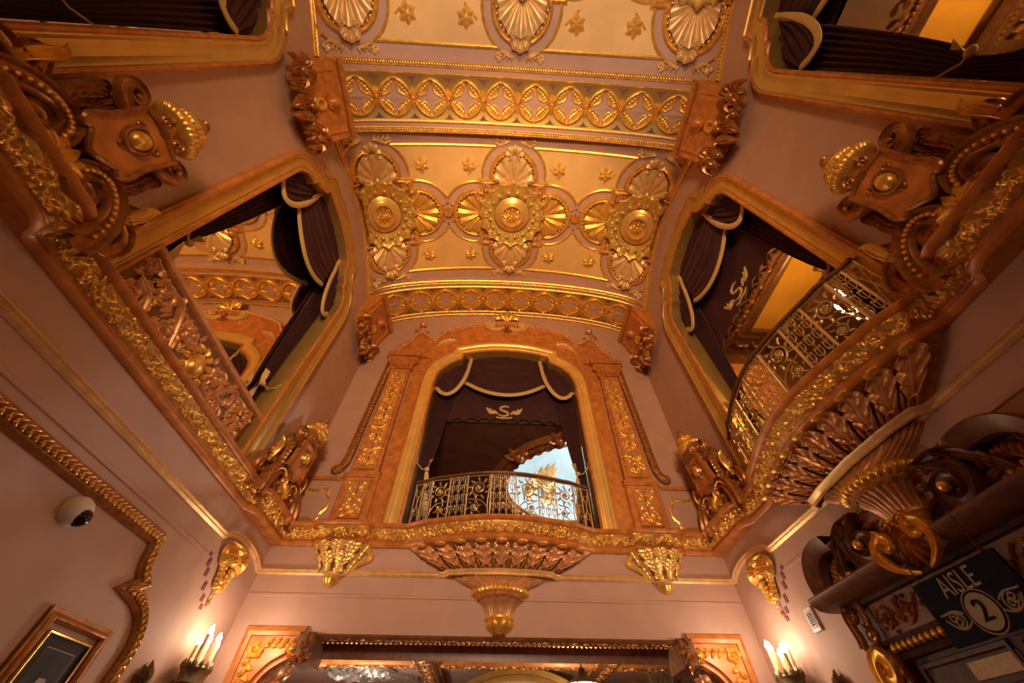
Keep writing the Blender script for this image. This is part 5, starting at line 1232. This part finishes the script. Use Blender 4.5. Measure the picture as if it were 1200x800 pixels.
# lobby beyond
LZ = 1.68
struct(box(-5.2, 5.2, D+.03, 14, LZ, LZ+.1).build('ceiling_lobby', M['wall'], smooth=False)).name = 'ceiling.001'
for nm, b, mt in (('wall_lobby_back', (-5.2, 5.2, 13.9, 14, -EYE, LZ), 'cream'), ('wall_lobby_left', (-5.2, -5.1, D+.03, 14, -EYE, LZ), 'wall'), ('wall_lobby_right', (5.1, 5.2, D+.03, 14, -EYE, LZ), 'wall')):
    struct(box(*b).build(nm, M[mt], smooth=False))
struct(box(-5.2, 5.2, D+.3, 14, -EYE-.2, -EYE).build('floor.001', M['carpet'], smooth=False))
def beam(x0, x1, y0, y1, z, label, mt='midwood'):
    L = (x1-x0) > (y1-y0)
    root = tag(empty('ceiling_beam', ((x0+x1)/2, (y0+y1)/2, z)), label, 'beam', 'carved beams of the lobby ceiling')
    w, h = ((y1-y0)/2, (x1-x0)/2) if L else ((x1-x0)/2, (y1-y0)/2)
    f = (lambda V: np.stack([V[:, 0], V[:, 1], V[:, 2]], 1)) if L else (lambda V: np.stack([V[:, 1], V[:, 0], V[:, 2]], 1))
    pr = [(-w-.06, LZ-z), (-w-.05, .14), (-w-.01, .12), (-w, .05), (-w+.03, 0), (w-.03, 0), (w, .05), (w+.01, .12), (w+.05, .14), (w+.06, LZ-z)]
    l = np.array([-h, h]); V = np.stack([np.stack([l, 0*l+a, 0*l+b], -1) for a, b in pr], 1); MB().add(*grid(V)).map(f).build('body', M[mt], root)
    m = MB(); random.seed(int(abs(x0*10))); k = max(2, int(h*2/.3))
    st = [(P+[-h, -w*.7], ww) for P, ww in rinceau(2*h, w*1.4, k, .018)]; carve(st, 1.3, VEIN, 0, m); m.map(lambda V: f(V*[1, 1, -1])).build('carving', M['bronze'], root, stuff=True)
    for s in (-1, 1):
        m = MB()
        for q in np.arange(-h+.03, h, .07): ball((q, s*(w+.02), .085), .022, 6, 4, m)
        m.map(f).build('gilt_egg_row', M['gold'], root, stuff=True)
beam(-1.50, -1.12, 7.55, 13.8, 1.54, 'lobby ceiling beam running away left of the middle')
beam(1.95, 2.30, 7.6, 13.8, 1.56, 'lobby ceiling beam running away at the right behind the fronds')
beam(-5.0, 5.0, 9.1, 9.4, 1.60, 'lobby ceiling beam crossing behind the carved lintel', 'orange')
sil = tag(empty('silver_ceiling_ornament', (-2.75, 10.2, LZ-.02)), 'silvery carved oval ornament on the lobby ceiling left of the beam', 'ornament')
m = MB(); random.seed(9)
for r, n in ((.30, 12), (.20, 9), (.10, 6)):
    for j in range(n): a = j*2*PI/n; P, w = petal((r*1.6*cos(a), r*1.6*sin(a)), a+.5, .26, .06, .9, 7); vol(P, w, 1.5, VEIN, m, .02)
ball((0, 0, .05), .07, 8, 5, m); m.map(lambda V: V*[1, 1, -1]).build('carved_leaves', M['silver'], sil, stuff=True)
vol(np.c_[.70*np.cos(np.linspace(0, 2*PI, 40)), .70*np.sin(np.linspace(0, 2*PI, 40))], .035, 1.2, FILLET).map(lambda V: V*[1, 1, -1]).build('oval_moulding', M['silver'], sil)
for j in range(3):
    t = tag(box(-.5, .5, -.06, .06, -.08, 0, 0).build('ceiling_moulding_strip', M['silver'], smooth=False), ('first', 'second', 'third')[j]+' slanting silvery strip right of the silver oval on the lobby ceiling', 'moulding', 'slanting strips on the lobby ceiling'); t.location = (-2.0+.10*j, 10.3+.28*j, LZ); t.rotation_euler = (0, 0, .9)
lan = tag(empty('hanging_lantern', (1.42, 8.05, LZ)), 'hanging metal lantern with glowing glass at the right of the lobby', 'lamp')
tube([(0, 0, 0), (0, 0, -.30)], .012, 6).build('stem', M['wood'], lan)
ax = lambda mb: mb.map(lambda V: np.stack([V[:, 0], V[:, 2], V[:, 1]], 1))
ax(lathe([(.02, -.26), (.05, -.30), (.08, -.36), (.17, -.42), (.26, -.46), (.27, -.48), (.25, -.48)], 20, 10, .03)).build('cap', M['tin'], lan)
ax(lathe([(.24, -.48), (.22, -.58), (.15, -.68), (.0, -.72)], 20)).build('glass_bowl', M['shade'], lan)
for j in range(6): a = j*PI/3; tube([(.25*cos(a), .25*sin(a), -.47), (.23*cos(a), .23*sin(a), -.58), (.15*cos(a), .15*sin(a), -.69)], .010, 5).build('rib', M['tin'], lan)
arc = tag(empty('blind_arch', (.5, 9.75, .02)), 'pale curved arch in the lobby behind the lantern', 'arch')
t = np.linspace(0, PI, 40); PA = np.c_[1.55*np.cos(t), .55+1.0*np.sin(t)]
sweep(PA, [(-.14, 0), (-.12, .06), (-.02, .05), (.0, .09), (.05, .09), (.07, 0)]).map(lambda V: np.stack([V[:, 0], -V[:, 2], V[:, 1]], 1)).build('archivolt', M['olive'], arc)
poly([(1.5*cos(a), .55+.95*sin(a)) for a in t]+[(-1.5, -1.6), (1.5, -1.6)], (), 0, .03).map(lambda V: np.stack([V[:, 0], -V[:, 2]+.02, V[:, 1]], 1)).build('field', M['cream'], arc, smooth=False)
fp = tag(empty('dried_fronds', (2.75, 8.2, .3)), 'dark dried fronds standing at the right of the lobby opening', 'plant')
rg = random.Random(4)
for j in range(16):
    a = rg.uniform(0, 2*PI); r = rg.uniform(.15, .65); P = bez((0, 0, 0), (r*.1*cos(a), r*.1*sin(a), .6), (r*.5*cos(a), r*.5*sin(a), .95), (r*cos(a), r*sin(a), 1.08+rg.uniform(-.1, .15)), 10)
    m = tube(P, .007, 4)
    for i in range(3, 10):
        for s in (-1, 1):
            d = np.array([cos(a+s*1.3), sin(a+s*1.3), .5])*.16; q = P[i]; n_ = np.cross(d, [0, 0, 1]); n_ = n_/np.linalg.norm(n_)*.012
            m.add([q, q+d*.5+n_, q+d, q+d*.5-n_], [(0, 1, 2, 3)])
    m.build('frond', M['leafg'], fp, smooth=False)
ax(lathe([(.0, -1.75), (.16, -1.75), (.20, -1.4), (.13, -.5), (.10, -.1), (.12, 0), (.09, 0)], 18)).build('floor_vase', M['bronze'], fp)
lamp('lobby_light', 'POINT', (1.42, 8.05, .75), 70, (1, .72, .42), .12)
lamp('lobby_fill_left', 'POINT', (-2.6, 8.6, .6), 130, (1, .85, .7), .2)  # added fill for the dark left of the lobby, no lamp there

# ================================================================ ROOMS BEHIND THE BOX OPENINGS
# middle room with a domed oculus
CZ = 6.0; DC = np.array([2.42, 10.3]); DR = 2.24
hole = [(DC[0]+DR*cos(a), DC[1]+DR*sin(a)) for a in np.linspace(0, 2*PI, 64, endpoint=False)]
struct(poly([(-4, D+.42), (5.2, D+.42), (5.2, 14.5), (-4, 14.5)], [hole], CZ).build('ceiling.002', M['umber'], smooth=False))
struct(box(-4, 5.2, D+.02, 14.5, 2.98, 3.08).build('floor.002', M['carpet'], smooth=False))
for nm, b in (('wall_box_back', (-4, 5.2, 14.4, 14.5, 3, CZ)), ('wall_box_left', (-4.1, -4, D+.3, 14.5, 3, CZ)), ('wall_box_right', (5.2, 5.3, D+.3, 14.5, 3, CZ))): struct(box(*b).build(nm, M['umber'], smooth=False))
# bulkhead over the pelmet
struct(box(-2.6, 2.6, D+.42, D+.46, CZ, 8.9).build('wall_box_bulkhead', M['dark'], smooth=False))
dm = tag(empty('ceiling_dome', (DC[0], DC[1], CZ)), 'pale blue ceiling dome with a carved rim seen through the middle opening', 'dome')
a = np.arange(65)*2*PI/64; f = np.linspace(0, PI/2, 14)
MB().add(*grid(np.stack([np.stack([DR*cos(q)*np.cos(a), DR*cos(q)*np.sin(a), 0*a+1.5*sin(q)], -1) for q in f], 1))).build('bowl', M['sky'], dm, sharp=None)
rim = [(DR-.02, .05), (DR-.05, -.02), (DR+.02, -.10), (DR+.10, -.07), (DR+.18, -.14), (DR+.30, -.08), (DR+.38, -.12), (DR+.46, -.05), (DR+.5, 0)]
MB().add(*grid(np.stack([np.stack([r*np.cos(a), r*np.sin(a), 0*a+h], -1) for r, h in rim], 1))).build('rim_moulding', M['bronze'], dm)
m = MB(); random.seed(13)
for j in range(96):
    b = j*2*PI/96; P, w = petal(((DR+.12)*cos(b), (DR+.12)*sin(b)), b+PI/2+(.6 if j % 2 else -.6), .30, .07, (-1 if j % 2 else 1), 6); vol(P, w, 1.3, VEIN, m, .08)
m.map(lambda V: V*[1, 1, -1]).build('rim_leaves', M['bronze'], dm, stuff=True)
for j in range(12):
    b = j*2*PI/12+.16; m = MB(); c = ((DR+.30)*cos(b), (DR+.30)*sin(b)); ball((c[0], c[1], .14), .16, 8, 5, m)
    for q in range(7): P, w = petal(c, q*.9, .40, .10, .9, 6); vol(P, w, 1.4, VEIN, m, .05)
    m.map(lambda V: V*[1, 1, -1]).build('rim_cluster', M['bronze'], dm, stuff=True)
def dome_pt(px, py, r):                  # point of the dome bowl in its own frame for plan position
    return np.array([px, py, 1.5*math.sqrt(max(0, 1-(px*px+py*py)/DR**2))-r])
for j in range(4):
    b = j*PI/2+2.15; m = MB()
    for q in range(9):
        P, w = petal((0, 0), (q-4)*.36, .95-.08*abs(q-4), .15, (q-4)*.12, 7); vol(P, w, 1.0, VEIN, m, .02)
    for s in (-1, 1): carve(scroll_st(-.16, s*.40, .28, 0, 1.3, .08, 4, s), 1.2, VEIN, .02, m)
    def f(V, b=b):
        rr = DR*.80-V[:, 0]*.9; tt = V[:, 1]/DR*1.1; x, y = rr*np.cos(b+tt), rr*np.sin(b+tt); z = 1.5*np.sqrt(np.maximum(0, 1-(rr/DR)**2))
        return np.stack([x*(1-V[:, 2]*.2), y*(1-V[:, 2]*.2), z-V[:, 2]*.8], 1)
    m.map(f).build('gilt_cartouche', M['pale'], dm, stuff=True)
lamp('dome_light', 'POINT', (3.9, 9.3, 6.2), 330, (1, .96, .92), .15)
# right-hand room with gilt-framed yellow ceiling panels
RX0, RX1, RZc = W+.42, 8.6, 7.0
pan = [(5.5, 2.75, 6.95, 5.1), (5.5, -3.2, 6.95, .1)]
struct(poly([(RX0, REAR), (RX1, REAR), (RX1, 5.75), (RX0, 5.75)], [[(x0, y0), (x1, y0), (x1, y1), (x0, y1)] for x0, y0, x1, y1 in pan], RZc).build('ceiling.003', M['umber'], smooth=False))
struct(box(RX0-.3, RX1, REAR, 5.75, 2.98, 3.08).build('floor.003', M['carpet'], smooth=False))
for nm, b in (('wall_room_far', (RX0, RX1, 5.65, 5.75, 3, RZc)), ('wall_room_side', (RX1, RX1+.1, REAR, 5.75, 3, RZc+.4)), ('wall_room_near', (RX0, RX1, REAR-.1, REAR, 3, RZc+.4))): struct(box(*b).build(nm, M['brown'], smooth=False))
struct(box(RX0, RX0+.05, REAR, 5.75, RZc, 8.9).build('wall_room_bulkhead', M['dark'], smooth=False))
for i, (x0, y0, x1, y1) in enumerate(pan):
    r = tag(empty('ceiling_panel', ((x0+x1)/2, (y0+y1)/2, RZc)), ('yellow ceiling panel in a carved gold frame in the right-hand balcony room', 'orange ceiling panel in a gold frame through the top right opening')[i], 'ceiling panel')
    w, h = (x1-x0)/2, (y1-y0)/2; R4 = [(-w, -h), (w, -h), (w, h), (-w, h)]
    poly(R4, (), .22).build('painted_field', M['amber'], r, smooth=False)
    sweep(R4, [(0, .22), (.0, .05), (-.03, .03), (-.03, 0), (.02, -.04), (.10, -.03), (.14, -.07), (.22, -.08), (.26, -.02), (.26, 0)], True).build('frame', M['midwood'], r)
    m = MB()
    for q in range(4):
        p0, p1 = np.array(R4[q], float), np.array(R4[(q+1) % 4], float); L = np.linalg.norm(p1-p0); d = (p1-p0)/L; nrm = np.array([d[1], -d[0]])
        for t in np.arange(.03, L, .07): c = p0+d*t; ball((c[0], c[1], -.03), .028, 6, 4, m); 
        for t in np.arange(.05, L, .13):
            c = p0+d*t+nrm*.18; P, w_ = petal(c, math.atan2(d[1], d[0])+(.5 if int(t*10) % 2 else -.5), .15, .04, .8, 6); m.join(vol(P, w_, 1.3, VEIN, None, .08), lambda V: V*[1, 1, -1])
    m.build('gilt_carving', M['bronze'], r, stuff=True)
cp_ = tag(empty('carved_capital', (5.45, 5.62, 5.6)), 'brown carved capital on the far wall of the right-hand balcony room', 'capital')
m = MB(); random.seed(31)
for j in range(40): P, w = petal((random.uniform(-.55, .55), random.uniform(-.7, .7)), random.uniform(0, 6.3), .26, .06, random.uniform(-1.4, 1.4), 7); vol(P, w, 1.4, VEIN, m, .06)
m.map(lambda V: np.stack([V[:, 0], -V[:, 2], V[:, 1]], 1)).build('carving', M['bronze'], cp_, stuff=True)
box(-.6, .6, -.12, 0, -.85, .85).build('block', M['orange'], cp_, smooth=False)
box(-.16, .16, -.24, -.12, .1, .36).build('boss', M['orange'], cp_, smooth=False)
lc = tag(empty('ceiling_leaf_cluster', (6.35, 2.62, RZc-.02)), 'orange leaf cluster at the near end of the yellow ceiling panel', 'ornament')
m = MB()
for j in range(16): P, w = petal((.1*cos(j), .1*sin(j)), j*.79, .36, .09, .8*(-1)**j, 8); vol(P, w, 1.4, VEIN, m, .05+.02*(j % 3))
ball((0, 0, .14), .12, 8, 6, m); m.map(lambda V: V*[1.3, .8, -1]).build('leaves', M['orange'], lc, stuff=True)
def chandelier(loc, label):
    r = tag(empty('crystal_chandelier', loc), label, 'chandelier')
    tube([(0, 0, .1), (0, 0, RZc-loc[2])], .015, 6).build('stem', M['iron'], r)
    ax(lathe([(.02, .35), (.05, .25), (.03, .15), (.07, .05), (.05, -.08), (.02, -.2), (0, -.24)], 14)).build('column', M['iron'], r)
    for j in range(6):
        b = j*PI/3; tube(bez((0, 0, -.05), (.15*cos(b), .15*sin(b), -.2), (.34*cos(b), .34*sin(b), -.15), (.34*cos(b), .34*sin(b), .02), 9), .014, 5).build('arm', M['iron'], r)
        ax(lathe([(.018, .02), (.018, .12), (.028, .15), (.018, .20), (0, .25)], 8)).map(lambda V: V+[.34*cos(b), .34*sin(b), 0]).build('bulb', M['flame'], r)
    m = MB()
    for j in range(24): b = j*2*PI/24; ball((.30*cos(b), .30*sin(b), -.12-.05*(j % 2)), .03, 5, 3, m, (.6, .6, 1.4)); ball((.16*cos(b), .16*sin(b), -.24-.05*(j % 3)), .026, 5, 3, m, (.6, .6, 1.4))
    m.build('crystal_drops', M['crystal'], r, smooth=False, stuff=True)
    lamp('room_light', 'POINT', (loc[0], loc[1], loc[2]+.45), ROOM_W, (1, .55, .16), .15)
ROOM_W = 130
chandelier((5.62, 2.78, 5.0), 'lit crystal chandelier behind the right-hand balcony railing')
chandelier((6.3, -1.9, 4.9), 'crystal chandelier in the room at the top right')

# ================================================================ raise everything so that the floor lies at z = 0
for o in list(SC.objects):
    if o.parent is None: o.location.z += EYE
